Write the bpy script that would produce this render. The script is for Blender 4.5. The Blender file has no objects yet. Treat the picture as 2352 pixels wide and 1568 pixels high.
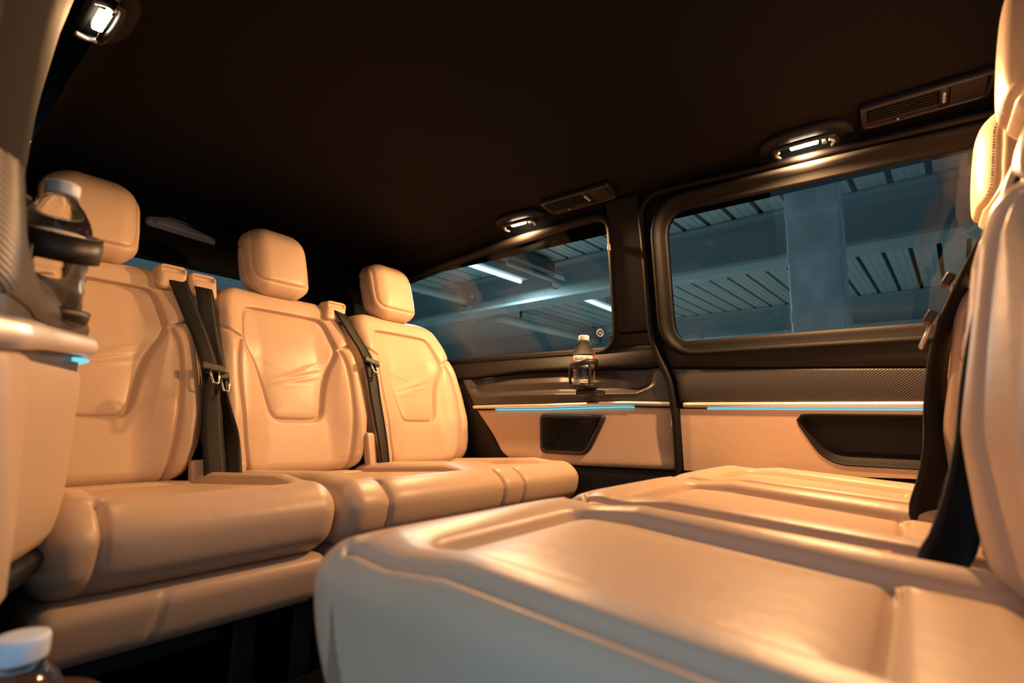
import bpy, bmesh, math, random
import numpy as np
from mathutils import Vector, Matrix
from mathutils.geometry import tessellate_polygon

sc = bpy.context.scene
C = sc.collection
H = 0.56                      # eye height above the van floor
random.seed(4)
rng = np.random.default_rng(4)

# ------------------------------------------------------------------ camera
yaw, pitch, roll = [math.radians(a) for a in (38.22, 8.81, 1.29)]
fw = Vector((-math.sin(yaw)*math.cos(pitch), math.cos(yaw)*math.cos(pitch), math.sin(pitch)))
r0 = Vector((math.cos(yaw), math.sin(yaw), 0)); u0 = r0.cross(fw)
rt = r0*math.cos(roll) + u0*math.sin(roll); up = -r0*math.sin(roll) + u0*math.cos(roll)
cam = bpy.data.cameras.new('camera'); camo = bpy.data.objects.new('camera', cam); C.objects.link(camo)
camo.matrix_world = Matrix(((rt.x, up.x, -fw.x, 0), (rt.y, up.y, -fw.y, 0), (rt.z, up.z, -fw.z, H), (0, 0, 0, 1)))
cam.sensor_width = 36; cam.lens = 1170.7/2352*36; cam.clip_start = 0.01; cam.clip_end = 100
cam.dof.use_dof = True; cam.dof.focus_distance = 1.75; cam.dof.aperture_fstop = 3.2
sc.camera = camo

# ------------------------------------------------------------------ world and exposure
w = bpy.data.worlds.new('world'); sc.world = w; w.use_nodes = True
w.node_tree.nodes['Background'].inputs[0].default_value = (0.42, 0.66, 0.88, 1)
w.node_tree.nodes['Background'].inputs[1].default_value = 0.95
sc.view_settings.view_transform = 'Standard'; sc.view_settings.look = 'None'
sc.view_settings.gamma = 1; sc.view_settings.use_curve_mapping = False
sc.view_settings.exposure = 0.0
LAMP_W = 47.0                 # watts of one warm roof lamp
WARM = (1.0, 0.52, 0.22)

# ------------------------------------------------------------------ materials
def newmat(name):
    m = bpy.data.materials.new(name); m.use_nodes = True
    nt = m.node_tree; b = nt.nodes['Principled BSDF']
    return m, nt, b
def plain(name, col, rough=0.5, metal=0.0, spec=0.5, bump=None, scale=300, coat=0):
    m, nt, b = newmat(name)
    b.inputs['Base Color'].default_value = (*col, 1); b.inputs['Roughness'].default_value = rough
    b.inputs['Metallic'].default_value = metal; b.inputs['Specular IOR Level'].default_value = spec
    b.inputs['Coat Weight'].default_value = coat
    if bump:
        tc = nt.nodes.new('ShaderNodeTexCoord'); n = nt.nodes.new('ShaderNodeTexNoise')
        n.inputs['Scale'].default_value = scale; n.inputs['Detail'].default_value = 3
        bp = nt.nodes.new('ShaderNodeBump'); bp.inputs['Strength'].default_value = bump; bp.inputs['Distance'].default_value = 0.001
        nt.links.new(tc.outputs['Object'], n.inputs['Vector']); nt.links.new(n.outputs['Fac'], bp.inputs['Height'])
        nt.links.new(bp.outputs['Normal'], b.inputs['Normal'])
    return m
def leather(name, col, rough=0.42, cells=700, strength=0.22):
    m, nt, b = newmat(name); L = nt.links
    tc = nt.nodes.new('ShaderNodeTexCoord')
    v = nt.nodes.new('ShaderNodeTexVoronoi'); v.feature = 'DISTANCE_TO_EDGE'; v.inputs['Scale'].default_value = cells
    n = nt.nodes.new('ShaderNodeTexNoise'); n.inputs['Scale'].default_value = 35; n.inputs['Detail'].default_value = 4
    n2 = nt.nodes.new('ShaderNodeTexNoise'); n2.inputs['Scale'].default_value = 6; n2.inputs['Detail'].default_value = 2
    for t in (v, n, n2): L.new(tc.outputs['Object'], t.inputs['Vector'])
    b1 = nt.nodes.new('ShaderNodeBump'); b1.inputs['Strength'].default_value = strength; b1.inputs['Distance'].default_value = 0.0006
    b2 = nt.nodes.new('ShaderNodeBump'); b2.inputs['Strength'].default_value = 0.12; b2.inputs['Distance'].default_value = 0.006
    L.new(v.outputs['Distance'], b1.inputs['Height']); L.new(n.outputs['Fac'], b2.inputs['Height'])
    L.new(b2.outputs['Normal'], b1.inputs['Normal']); L.new(b1.outputs['Normal'], b.inputs['Normal'])
    mx = nt.nodes.new('ShaderNodeMixRGB'); mx.inputs[1].default_value = (*col, 1); mx.inputs[2].default_value = (*[c*0.9 for c in col], 1)
    L.new(n2.outputs['Fac'], mx.inputs[0]); L.new(mx.outputs[0], b.inputs['Base Color'])
    b.inputs['Roughness'].default_value = rough; b.inputs['Specular IOR Level'].default_value = 0.4
    return m
def emit(name, col, s):
    m = bpy.data.materials.new(name); m.use_nodes = True; nt = m.node_tree; nt.nodes.clear()
    e = nt.nodes.new('ShaderNodeEmission'); e.inputs[0].default_value = (*col, 1); e.inputs[1].default_value = s
    o = nt.nodes.new('ShaderNodeOutputMaterial'); nt.links.new(e.outputs[0], o.inputs[0]); return m

LEA = leather('tan_leather', (0.54, 0.40, 0.285), 0.37)
LEAW = leather('tan_door_leather', (0.54, 0.40, 0.285), 0.5, 500, 0.15)
STITCH = plain('stitch_thread', (0.50, 0.36, 0.25), 0.7)
BLACK = plain('black_plastic', (0.012, 0.011, 0.011), 0.45, bump=0.15, scale=900)
BLACKS = plain('black_soft_trim', (0.011, 0.010, 0.010), 0.55, spec=0.22, bump=0.3, scale=700)
PILLAR = plain('grey_pillar_plastic', (0.022, 0.022, 0.023), 0.85, spec=0.12, bump=0.2, scale=900)
GLOSSB = plain('gloss_black', (0.006, 0.006, 0.006), 0.12)
HEAD = plain('black_headliner', (0.0055, 0.0047, 0.0043), 0.8, spec=0.15, bump=0.3, scale=900)
RUBBER = plain('rubber_seal', (0.007, 0.006, 0.006), 0.55, spec=0.16)
SURR = plain('window_surround_plastic', (0.008, 0.008, 0.008), 0.6, spec=0.14, bump=0.2, scale=900)
VENTM = plain('vent_plastic', (0.022, 0.018, 0.016), 0.45)
CARPET = plain('black_carpet', (0.006, 0.006, 0.006), 0.95, spec=0.1, bump=0.6, scale=500)
CHROME = plain('satin_chrome', (0.80, 0.77, 0.75), 0.42, metal=0.75)
STEEL = plain('belt_steel', (0.55, 0.53, 0.52), 0.3, metal=1.0)
CAPM = plain('bottle_cap', (0.62, 0.70, 0.80), 0.4)
LABELW = plain('label_white', (0.80, 0.74, 0.68), 0.5)
LABELR = plain('label_red', (0.50, 0.045, 0.05), 0.5)
LABELB = plain('label_black', (0.02, 0.02, 0.02), 0.5)
LABELN = plain('label_navy', (0.02, 0.03, 0.10), 0.5)
STICK = plain('sticker_cream', (0.75, 0.66, 0.55), 0.5)
LENSW = emit('lamp_lens_lit', (1.0, 0.80, 0.56), 60)
LED = emit('led_cyan', (0.20, 0.68, 0.80), 1.2)
GREYL = plain('frosted_lens', (0.35, 0.38, 0.38), 0.25)
BEAM = plain('beam_paint', (0.36, 0.42, 0.43), 0.55, bump=0.2, scale=8)
DECK = plain('deck_sheet', (0.50, 0.55, 0.54), 0.5)
DECKG = plain('roof_felt', (0.06, 0.064, 0.064), 0.8)
TUBE = emit('fluorescent_tube', (0.70, 0.95, 1.0), 9)
PIPE = plain('pipe_paint', (0.48, 0.48, 0.46), 0.5)
WALLG = plain('garage_wall_paint', (0.36, 0.40, 0.40), 0.8, bump=0.2, scale=12)
GFLOOR = plain('garage_floor_concrete', (0.50, 0.51, 0.51), 0.8, bump=0.2, scale=10)

def webbing():
    m, nt, b = newmat('belt_webbing'); L = nt.links
    tc = nt.nodes.new('ShaderNodeTexCoord'); wv = nt.nodes.new('ShaderNodeTexWave'); wv.bands_direction = 'Z'
    wv.inputs['Scale'].default_value = 160; wv.inputs['Distortion'].default_value = 1.5
    L.new(tc.outputs['Object'], wv.inputs['Vector'])
    bp = nt.nodes.new('ShaderNodeBump'); bp.inputs['Strength'].default_value = 0.35; bp.inputs['Distance'].default_value = 0.001
    L.new(wv.outputs['Fac'], bp.inputs['Height']); L.new(bp.outputs['Normal'], b.inputs['Normal'])
    b.inputs['Base Color'].default_value = (0.0035, 0.0033, 0.0035, 1); b.inputs['Roughness'].default_value = 0.5; b.inputs['Specular IOR Level'].default_value = 0.3
    return m
WEB = webbing()
def carbon():
    m, nt, b = newmat('woven_stripe_trim'); L = nt.links
    tc = nt.nodes.new('ShaderNodeTexCoord'); mp = nt.nodes.new('ShaderNodeMapping'); mp.inputs['Rotation'].default_value = (0, math.radians(-52), 0)
    wv = nt.nodes.new('ShaderNodeTexWave'); wv.bands_direction = 'X'; wv.inputs['Scale'].default_value = 62; wv.inputs['Distortion'].default_value = 0
    L.new(tc.outputs['Object'], mp.inputs['Vector']); L.new(mp.outputs[0], wv.inputs['Vector'])
    rp = nt.nodes.new('ShaderNodeValToRGB'); rp.color_ramp.elements[0].position = 0.3; rp.color_ramp.elements[1].position = 0.7
    rp.color_ramp.elements[0].color = (0.012, 0.011, 0.011, 1); rp.color_ramp.elements[1].color = (0.11, 0.10, 0.09, 1)
    L.new(wv.outputs['Fac'], rp.inputs[0]); L.new(rp.outputs[0], b.inputs['Base Color'])
    bp = nt.nodes.new('ShaderNodeBump'); bp.inputs['Strength'].default_value = 0.3; bp.inputs['Distance'].default_value = 0.001
    L.new(wv.outputs['Fac'], bp.inputs['Height']); L.new(bp.outputs['Normal'], b.inputs['Normal'])
    b.inputs['Roughness'].default_value = 0.4; b.inputs['Metallic'].default_value = 0.35
    return m
CARB = carbon()
def glass():
    m = bpy.data.materials.new('tinted_glass'); m.use_nodes = True; nt = m.node_tree; nt.nodes.clear(); L = nt.links
    t = nt.nodes.new('ShaderNodeBsdfTransparent'); t.inputs[0].default_value = (0.47, 0.525, 0.525, 1)
    g = nt.nodes.new('ShaderNodeBsdfGlossy'); g.inputs['Roughness'].default_value = 0.0; g.inputs[0].default_value = (0.9, 0.95, 1, 1)
    f = nt.nodes.new('ShaderNodeFresnel'); f.inputs[0].default_value = 1.32
    mx = nt.nodes.new('ShaderNodeMixShader'); o = nt.nodes.new('ShaderNodeOutputMaterial')
    L.new(f.outputs[0], mx.inputs[0]); L.new(t.outputs[0], mx.inputs[1]); L.new(g.outputs[0], mx.inputs[2]); L.new(mx.outputs[0], o.inputs[0])
    return m
GLASS = glass()
def clear():
    m, nt, b = newmat('clear_water_bottle')
    b.inputs['Base Color'].default_value = (0.97, 0.99, 1, 1); b.inputs['Transmission Weight'].default_value = 1
    b.inputs['Roughness'].default_value = 0.0; b.inputs['IOR'].default_value = 1.33
    return m
CLEAR = clear()
def concrete():  # mottled pale surface of the added column that replaces a reflection
    m, nt, b = newmat('reflection_concrete'); L = nt.links
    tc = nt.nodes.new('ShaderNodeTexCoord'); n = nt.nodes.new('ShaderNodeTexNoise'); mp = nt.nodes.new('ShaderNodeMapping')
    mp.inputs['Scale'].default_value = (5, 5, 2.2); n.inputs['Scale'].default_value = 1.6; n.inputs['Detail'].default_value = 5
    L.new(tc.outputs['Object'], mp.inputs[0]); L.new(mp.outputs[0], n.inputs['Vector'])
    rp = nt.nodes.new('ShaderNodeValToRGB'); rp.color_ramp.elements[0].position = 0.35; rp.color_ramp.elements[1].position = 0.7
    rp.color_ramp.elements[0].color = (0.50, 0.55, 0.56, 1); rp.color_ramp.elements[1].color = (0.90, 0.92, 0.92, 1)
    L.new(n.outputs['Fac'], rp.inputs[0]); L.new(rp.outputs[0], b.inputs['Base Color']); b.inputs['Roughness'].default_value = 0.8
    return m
REFCOL = concrete()

# ------------------------------------------------------------------ mesh helpers
ORG = {}
def tag(o, label=None, cat=None, group=None, kind=None):
    if label: o['label'] = label
    if cat: o['category'] = cat
    if group: o['group'] = group
    if kind: o['kind'] = kind
    return o
def thing(name, label, cat, loc=(0, 0, 0), group=None, kind=None, rotz=0):
    o = bpy.data.objects.new(name, None); C.objects.link(o); o.empty_display_size = 0.05
    o.location = loc; o.rotation_euler.z = rotz
    tag(o, label, cat, group, kind); ORG[o] = np.array(loc, float) if not rotz else np.zeros(3)
    return o
def mk(name, V, F, mat, parent=None, smooth=True, label=None, data=None, local=False, bevel=0, sharp=None):
    """one mesh object; V in van coordinates (z measured from the floor) unless local"""
    vn = VN.get(id(V), (0, None))[1]; V = np.asarray(V, float)
    org = ORG.get(parent, np.zeros(3)) if parent is not None else np.zeros(3)
    if parent is None and not local:
        org = np.array([*((V.min(0)+V.max(0))/2)[:2], V[:, 2].min()])
    me = bpy.data.meshes.new(name)
    me.from_pydata((V-(0 if local else org)).tolist(), [], [tuple(int(i) for i in f) for f in F])
    me.validate(); me.update()
    me.polygons.foreach_set('use_smooth', [smooth]*len(me.polygons))
    if mat: me.materials.append(mat)
    if vn is not None: me.normals_split_custom_set_from_vertices(vn.tolist())
    o = bpy.data.objects.new(name, me); C.objects.link(o)
    if parent is not None:
        o.parent = parent; ORG[o] = org
    elif not local:
        o.location = org
    if bevel:
        b = o.modifiers.new('bevel', 'BEVEL'); b.width = bevel; b.segments = 2; b.limit_method = 'ANGLE'; b.angle_limit = math.radians(40)
    if sharp:
        try: me.set_sharp_from_angle(angle=math.radians(sharp))
        except Exception: pass
    if label: o['label'] = label
    return o
def share(src, name, parent, dy=0.0):
    o = bpy.data.objects.new(name, src.data); C.objects.link(o); o.parent = parent; o.location = (0, dy, 0)
    return o
def merge(parts):
    V = []; F = []; n = 0
    for v, f in parts:
        v = np.asarray(v, float); V.append(v); F += [[i+n for i in q] for q in f]; n += len(v)
    return np.vstack(V), F
def box(x0, x1, y0, y1, z0, z1):
    V = [(x, y, z) for x in (x0, x1) for y in (y0, y1) for z in (z0, z1)]
    F = [(0, 1, 3, 2), (4, 6, 7, 5), (0, 4, 5, 1), (2, 3, 7, 6), (0, 2, 6, 4), (1, 5, 7, 3)]
    return np.array(V, float), F
def lbox(O, e1, e2, n, a, b, c):
    V, F = box(*a, *b, *c); O, e1, e2, n = [np.array(k, float) for k in (O, e1, e2, n)]
    W = O + V[:, :1]*e1 + V[:, 1:2]*e2 + V[:, 2:]*n
    if np.dot(np.cross(e1, e2), n) < 0: F = [f[::-1] for f in F]
    return W, F
def fix(o):
    bm = bmesh.new(); bm.from_mesh(o.data); bmesh.ops.recalc_face_normals(bm, faces=bm.faces); bm.to_mesh(o.data); bm.free(); return o
def grid(nu, nv, fn, flip=False):
    V = [fn(i/nu, j/nv) for j in range(nv+1) for i in range(nu+1)]
    F = []
    for j in range(nv):
        for i in range(nu):
            a = j*(nu+1)+i; q = (a, a+1, a+nu+2, a+nu+1); F.append(q[::-1] if flip else q)
    return np.array(V, float), F
def smooth_path(P, n=40, closed=False):
    P = [np.array(p, float) for p in P]; m = len(P); out = []
    seg = m if closed else m-1
    for k in range(n if closed else n+1):
        t = k/n*seg; i = min(int(t), seg-1); u = t-i
        g = lambda j: P[j % m] if closed else P[max(0, min(m-1, j))]
        p0, p1, p2, p3 = g(i-1), g(i), g(i+1), g(i+2)
        out.append(0.5*((2*p1)+(-p0+p2)*u+(2*p0-5*p1+4*p2-p3)*u*u+(-p0+3*p1-3*p2+p3)*u**3))
    return np.array(out)
def tubemesh(P, r, ns=10, closed=False, ry=None, upv=(0, 0, 1)):
    P = np.asarray(P, float); n = len(P); V = []; F = []
    rr = np.broadcast_to(np.asarray(r, float), (n,))
    for i in range(n):
        a = P[(i-1) % n] if (closed or i) else P[0]; b = P[(i+1) % n] if (closed or i < n-1) else P[-1]
        t = b-a; t /= (np.linalg.norm(t)+1e-12)
        u_ = np.cross(t, upv)
        if np.linalg.norm(u_) < 0.05: u_ = np.cross(t, (0.3, 1, 0.2))
        u_ /= np.linalg.norm(u_); v_ = np.cross(u_, t)
        for k in range(ns):
            a2 = 2*math.pi*k/ns
            V.append(P[i]+u_*math.cos(a2)*rr[i]+v_*math.sin(a2)*(rr[i] if ry is None else ry))
    m = n if closed else n-1
    for i in range(m):
        for k in range(ns):
            a = i*ns+k; b = i*ns+(k+1) % ns; c = ((i+1) % n)*ns+(k+1) % ns; d = ((i+1) % n)*ns+k
            F.append((a, b, c, d))
    if not closed:
        F.append(tuple(range(ns))[::-1]); F.append(tuple(range((n-1)*ns, n*ns)))
    return np.array(V), F
def lathe(prof, cx, cy, n=28, axis=None):
    V = []; F = []
    for (r, z) in prof:
        for k in range(n):
            a = 2*math.pi*k/n; V.append((cx+r*math.cos(a), cy+r*math.sin(a), z))
    for j in range(len(prof)-1):
        for k in range(n):
            a = j*n+k; b = j*n+(k+1) % n; F.append((a, b, b+n, a+n))
    F.append(tuple(range(n))[::-1]); F.append(tuple(range((len(prof)-1)*n, len(prof)*n)))
    return np.array(V, float), F
def roundpoly(P, r, n=6):
    """round the corners of a closed 2-D polygon; r one number or one per corner"""
    out = []; m = len(P); P = [np.array(p, float) for p in P]
    rs = r if hasattr(r, '__len__') else [r]*m
    for i in range(m):
        a, b, c = P[i-1], P[i], P[(i+1) % m]
        d1 = (a-b)/np.linalg.norm(a-b); d2 = (c-b)/np.linalg.norm(c-b)
        k = min(rs[i], 0.48*np.linalg.norm(a-b), 0.48*np.linalg.norm(c-b))
        s, e = b+d1*k, b+d2*k
        for j in range(n+1):
            t = j/n; out.append((1-t)**2*s+2*t*(1-t)*b+t*t*e)
    return np.array(out)
def resample(P, n):
    P = np.vstack([P, P[:1]]); L = np.r_[0, np.cumsum(np.linalg.norm(np.diff(P, axis=0), axis=1))]
    t = np.linspace(0, L[-1], n, endpoint=False)
    return np.stack([np.interp(t, L, P[:, k]) for k in range(P.shape[1])], -1)
def offset2(P, d):
    """shrink (d>0) a closed loop towards its inside"""
    n = len(P); T = np.roll(P, -1, 0)-np.roll(P, 1, 0); T /= (np.linalg.norm(T, axis=1)[:, None]+1e-12)
    N = np.stack([-T[:, 1], T[:, 0]], -1)
    area = 0.5*np.sum(P[:, 0]*np.roll(P[:, 1], -1)-np.roll(P[:, 0], -1)*P[:, 1])
    return P+N*d*(1 if area > 0 else -1)
def loops(rings, cap0=False, cap1=False):
    """quads between successive closed 3-D loops of equal length"""
    n = len(rings[0]); V = np.vstack(rings); F = []
    for j in range(len(rings)-1):
        for k in range(n):
            F.append((j*n+k, j*n+(k+1) % n, (j+1)*n+(k+1) % n, (j+1)*n+k))
    if cap0: F.append(tuple(range(n)))
    if cap1: F.append(tuple(range((len(rings)-1)*n, len(rings)*n)))
    return V, F
def plate(loop2, Yf, front, back, bev=0.004):
    """solid plate on the far wall: loop in (X,z) camera-level z, Yf(X,z) wall surface, front/back offsets in Y"""
    def lift(L, d): return np.array([(x, Yf(x, z)+d, z+H) for x, z in L])
    i1 = offset2(loop2, bev)
    return loops([lift(loop2, back), lift(loop2, front+bev), lift(offset2(loop2, bev*0.3), front+bev*0.3), lift(i1, front)], True, True)
def ribbon(path, wdirs, width, th=0.0016, n=50):
    P = smooth_path(path, n); W = smooth_path(wdirs, n)
    wd = np.broadcast_to(np.asarray(width, float), (len(path),)); wd = np.interp(np.linspace(0, 1, n+1), np.linspace(0, 1, len(path)), wd)
    V = []; F = []
    for i in range(n+1):
        t = P[min(i+1, n)]-P[max(i-1, 0)]; t /= np.linalg.norm(t); w_ = W[i]-t*np.dot(W[i], t); w_ /= np.linalg.norm(w_); nn = np.cross(t, w_)
        a = w_*wd[i]/2
        for q in (P[i]-a-nn*th, P[i]+nn*th*0-a*0.5-nn*th*1.3, P[i]+a*0.5-nn*th*1.3, P[i]+a-nn*th, P[i]+a+nn*th, P[i]+a*0.5+nn*th*1.3, P[i]-a*0.5+nn*th*1.3, P[i]-a+nn*th):
            V.append(q)
    m = 8
    for i in range(n):
        for k in range(m):
            F.append((i*m+k, i*m+(k+1) % m, (i+1)*m+(k+1) % m, (i+1)*m+k))
    F.append(tuple(range(m))); F.append(tuple(range(n*m, n*m+m)))
    return np.array(V), F
def smi(x, xs, ys, win=0.12):
    t = np.linspace(xs[0], xs[-1], 400); y = np.interp(t, xs, ys)
    k = max(3, int(400*win)); pad = np.r_[np.linspace(2*y[0]-y[k], y[0], k, endpoint=False), y, np.linspace(y[-1], 2*y[-1]-y[-k-1], k+1)[1:]]
    ker = np.hanning(k+2)[1:-1]; ker /= ker.sum()
    s = np.convolve(pad, ker, 'same')[k:k+400]
    return np.interp(x, t, s)
def pdist(Q, line):
    """distance from points Q (N,2) to a polyline"""
    d = np.full(len(Q), 9.0)
    for a, b in zip(line[:-1], line[1:]):
        a = np.array(a, float); b = np.array(b, float); ab = b-a; L = ab@ab+1e-12
        t = np.clip(((Q-a)@ab)/L, 0, 1); d = np.minimum(d, np.hypot(*(Q-a-t[:, None]*ab).T))
    return d
def inpoly(Q, poly):
    c = np.zeros(len(Q), bool); n = len(poly)
    for i in range(n):
        (x1, y1), (x2, y2) = poly[i], poly[(i+1) % n]
        k = ((y1 > Q[:, 1]) != (y2 > Q[:, 1]))
        with np.errstate(divide='ignore', invalid='ignore'):
            xi = (x2-x1)*(Q[:, 1]-y1)/(y2-y1+1e-15)+x1
        c ^= (k & (Q[:, 0] < xi))
    return c
def rbox(lo, hi, r, n):
    lo = np.array(lo, float); hi = np.array(hi, float); Vs = []; Fs = []; off = 0
    for a in range(3):
        b, c = (a+1) % 3, (a+2) % 3
        ub = np.linspace(lo[b], hi[b], n[b]+1); uc = np.linspace(lo[c], hi[c], n[c]+1)
        Bm, Cm = np.meshgrid(ub, uc, indexing='ij')
        idx = np.arange(Bm.size).reshape(Bm.shape)
        q = np.stack([idx[:-1, :-1], idx[1:, :-1], idx[1:, 1:], idx[:-1, 1:]], -1).reshape(-1, 4)
        for side in (0, 1):
            P = np.zeros((Bm.size, 3)); P[:, b] = Bm.ravel(); P[:, c] = Cm.ravel(); P[:, a] = hi[a] if side else lo[a]
            Vs.append(P); Fs.append((q if side else q[:, ::-1])+off); off += len(P)
    P = np.vstack(Vs); F = np.vstack(Fs)
    key = np.round(P*1e6).astype(np.int64)
    _, first, inv = np.unique(key, axis=0, return_index=True, return_inverse=True)
    inv = inv.ravel(); P = P[first]; F = inv[F]
    q = np.clip(P, lo+r, hi-r); d = P-q; L = np.linalg.norm(d, axis=1)[:, None]; N = d/np.maximum(L, 1e-9)
    return q+N*r, N, F
def sstep(x, a, b):
    t = np.clip((x-a)/(b-a), 0, 1); return t*t*(3-2*t)
def vnorm(V, F):
    n = np.cross(V[F[:, 2]]-V[F[:, 0]], V[F[:, 3]]-V[F[:, 1]]); N = np.zeros_like(V)
    for k in range(4): np.add.at(N, F[:, k], n)
    return N/(np.linalg.norm(N, axis=1)[:, None]+1e-12)
VN = {}
def split(name_mask, V, F):
    out = {}; NN = vnorm(V, F)
    for name, m in name_mask:
        f = F[m]
        if len(f) == 0: continue
        u_, inv = np.unique(f, return_inverse=True); out[name] = (V[u_], inv.reshape(f.shape)); VN[id(out[name][0])] = (out[name][0], NN[u_])
    return out
def stitches(V, N_ok, uv, line, step=0.0065, ln=0.0042, wd=0.0011, lift=0.0006, normal=(1, 0, 0)):
    """dashes lying on the surface V along a line given in the surface's flat coordinates uv"""
    line = np.array(line, float); L = np.r_[0, np.cumsum(np.linalg.norm(np.diff(line, axis=0), axis=1))]
    k = np.arange(0, L[-1]-ln, step); pts = []
    idx = np.where(N_ok)[0]
    def on(s):
        p = np.array([np.interp(s, L, line[:, 0]), np.interp(s, L, line[:, 1])])
        d = np.hypot(*(uv[idx]-p).T); o = np.argsort(d)[:4]; w_ = 1/(d[o]+1e-5); return (V[idx[o]]*w_[:, None]).sum(0)/w_.sum()
    Vs = []; n = np.array(normal, float)
    parts = []
    for s in k:
        a, b = on(s), on(s+ln); t = b-a; Lt = np.linalg.norm(t)
        if Lt < 1e-5: continue
        t /= Lt; sd = np.cross(t, n); sd /= np.linalg.norm(sd)+1e-9
        c = sd*wd/2; h = n*(lift+0.0009); l = -n*0.001
        parts.append((np.array([a-c+l, b-c+l, b+c+l, a+c+l, a+h, b+h]), [(0, 1, 5, 4), (1, 2, 5), (2, 3, 4, 5), (3, 0, 4), (0, 3, 2, 1)]))
    return merge(parts) if parts else None

# ================================================================== SETTING: the van
MID = 0.845
def Yd(X, z): return 1.6-max(0.0, z-0.24)*0.27
def Yr(X, z):
    b = float(np.interp(X, [-2.2, -1.6, -1.45, -1.25, -1.0, -0.76, -0.6], [1.57, 1.57, 1.555, 1.525, 1.52, 1.575, 1.61]))
    if z > 0.14:
        k = min(1.0, (z-0.14)/0.1); b = b*(1-k)+1.6*k
    return b-max(0.0, z-0.24)*0.27

# floor
mk('floor', *box(-2.3, 1.0, -0.02, 1.72, -0.03, 0.0), CARPET, smooth=False)
tag(bpy.data.objects['floor'], 'black carpeted van floor under the seats', 'floor', kind='structure')

# headliner
def roofz(X, Y):
    a = abs(Y-MID)
    z = float(smi(a, [0, 0.3, 0.52, 0.615, 0.645, 0.660, 0.668], [0.792, 0.782, 0.760, 0.750, 0.722, 0.69, 0.655], 0.03))
    if X < -1.345: z -= 0.012*min(1, (-1.345-X)/0.05) + max(0, -1.6-X)*0.12
    z -= 0.006*math.exp(-((X+1.345)/0.02)**2)
    return z
xs = np.unique(np.r_[np.linspace(-2.16, -1.45, 12), np.linspace(-1.45, -1.25, 28), np.linspace(-1.25, 0.95, 30)])
ysr = np.unique(np.r_[np.linspace(0.177, 0.26, 16), np.linspace(0.26, 1.43, 30), np.linspace(1.43, 1.513, 16)])
V = [(x, y, roofz(x, y)+H) for x in xs for y in ysr]; nY = len(ysr)
F = [(i*nY+j, i*nY+j+1, (i+1)*nY+j+1, (i+1)*nY+j) for i in range(len(xs)-1) for j in range(nY-1)]
n0 = len(V)
V += [(x, y, 0.85+H) for x in (-2.16, 0.95) for y in (-0.05, 1.75)]
F.append((n0, n0+1, n0+3, n0+2))
roof = fix(mk('ceiling', V, F, HEAD)); tag(roof, 'black cloth headliner over the seats', 'ceiling', kind='structure')

# ---- far side: body sheet with the two window openings
door_in = np.array([(-0.57, .601), (-.563, .629), (-.54, .648), (-.512, .653), (-.236, .650), (0.30, .640), (0.30, .250), (-.17, .249), (-.521, .252), (-.558, .263), (-.578, .283), (-.584, .315)])
rear_in = np.array([(-1.83, .600), (-1.80, .626), (-1.612, .645), (-1.353, .661), (-1.128, .673), (-.86, .682), (-.801, .678), (-.782, .663), (-.779, .629), (-.804, .314), (-.82, .274), (-.874, .257), (-1.202, .257), (-1.80, .259), (-1.825, .275)])
door_in = resample(smooth_path([*door_in], 160, True), 120)
# keep straight runs straight: use rounded polygon instead of free spline
door_in = resample(roundpoly([(-.572, .655), (.32, .638), (.32, .250), (-.590, .253)], [.075, .05, .05, .075], 10), 120)
rear_in = resample(roundpoly([(-1.86, .612), (-1.353, .662), (-.86, .683), (-.775, .680), (-.808, .255), (-1.2, .257), (-1.86, .259)], [.05, .3, .2, .06, .07, .2, .05], 10), 140)

def sheet(name, outer, holes, Yf, off, mat, parent):
    hole = np.array(holes[0]); (x0, z0), (x1, z1) = np.min(outer, 0), np.max(outer, 0); c = hole.mean(0); out = []
    for p in hole:
        d = p-c
        t = min([(x1-c[0])/d[0] if d[0] > 1e-9 else (x0-c[0])/d[0] if d[0] < -1e-9 else 1e9, (z1-c[1])/d[1] if d[1] > 1e-9 else (z0-c[1])/d[1] if d[1] < -1e-9 else 1e9])
        out.append(c+d*max(t, 1.0))
    out = np.array(out)
    for q in outer: out[np.argmin(np.hypot(*(out-np.array(q)).T))] = q
    lf = lambda L: np.array([(x, Yf(x, z)+off, z+H) for x, z in L])
    V, F = loops([lf(hole), lf(out)])
    return fix(mk(name, V, F, mat, parent, smooth=False))

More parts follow.
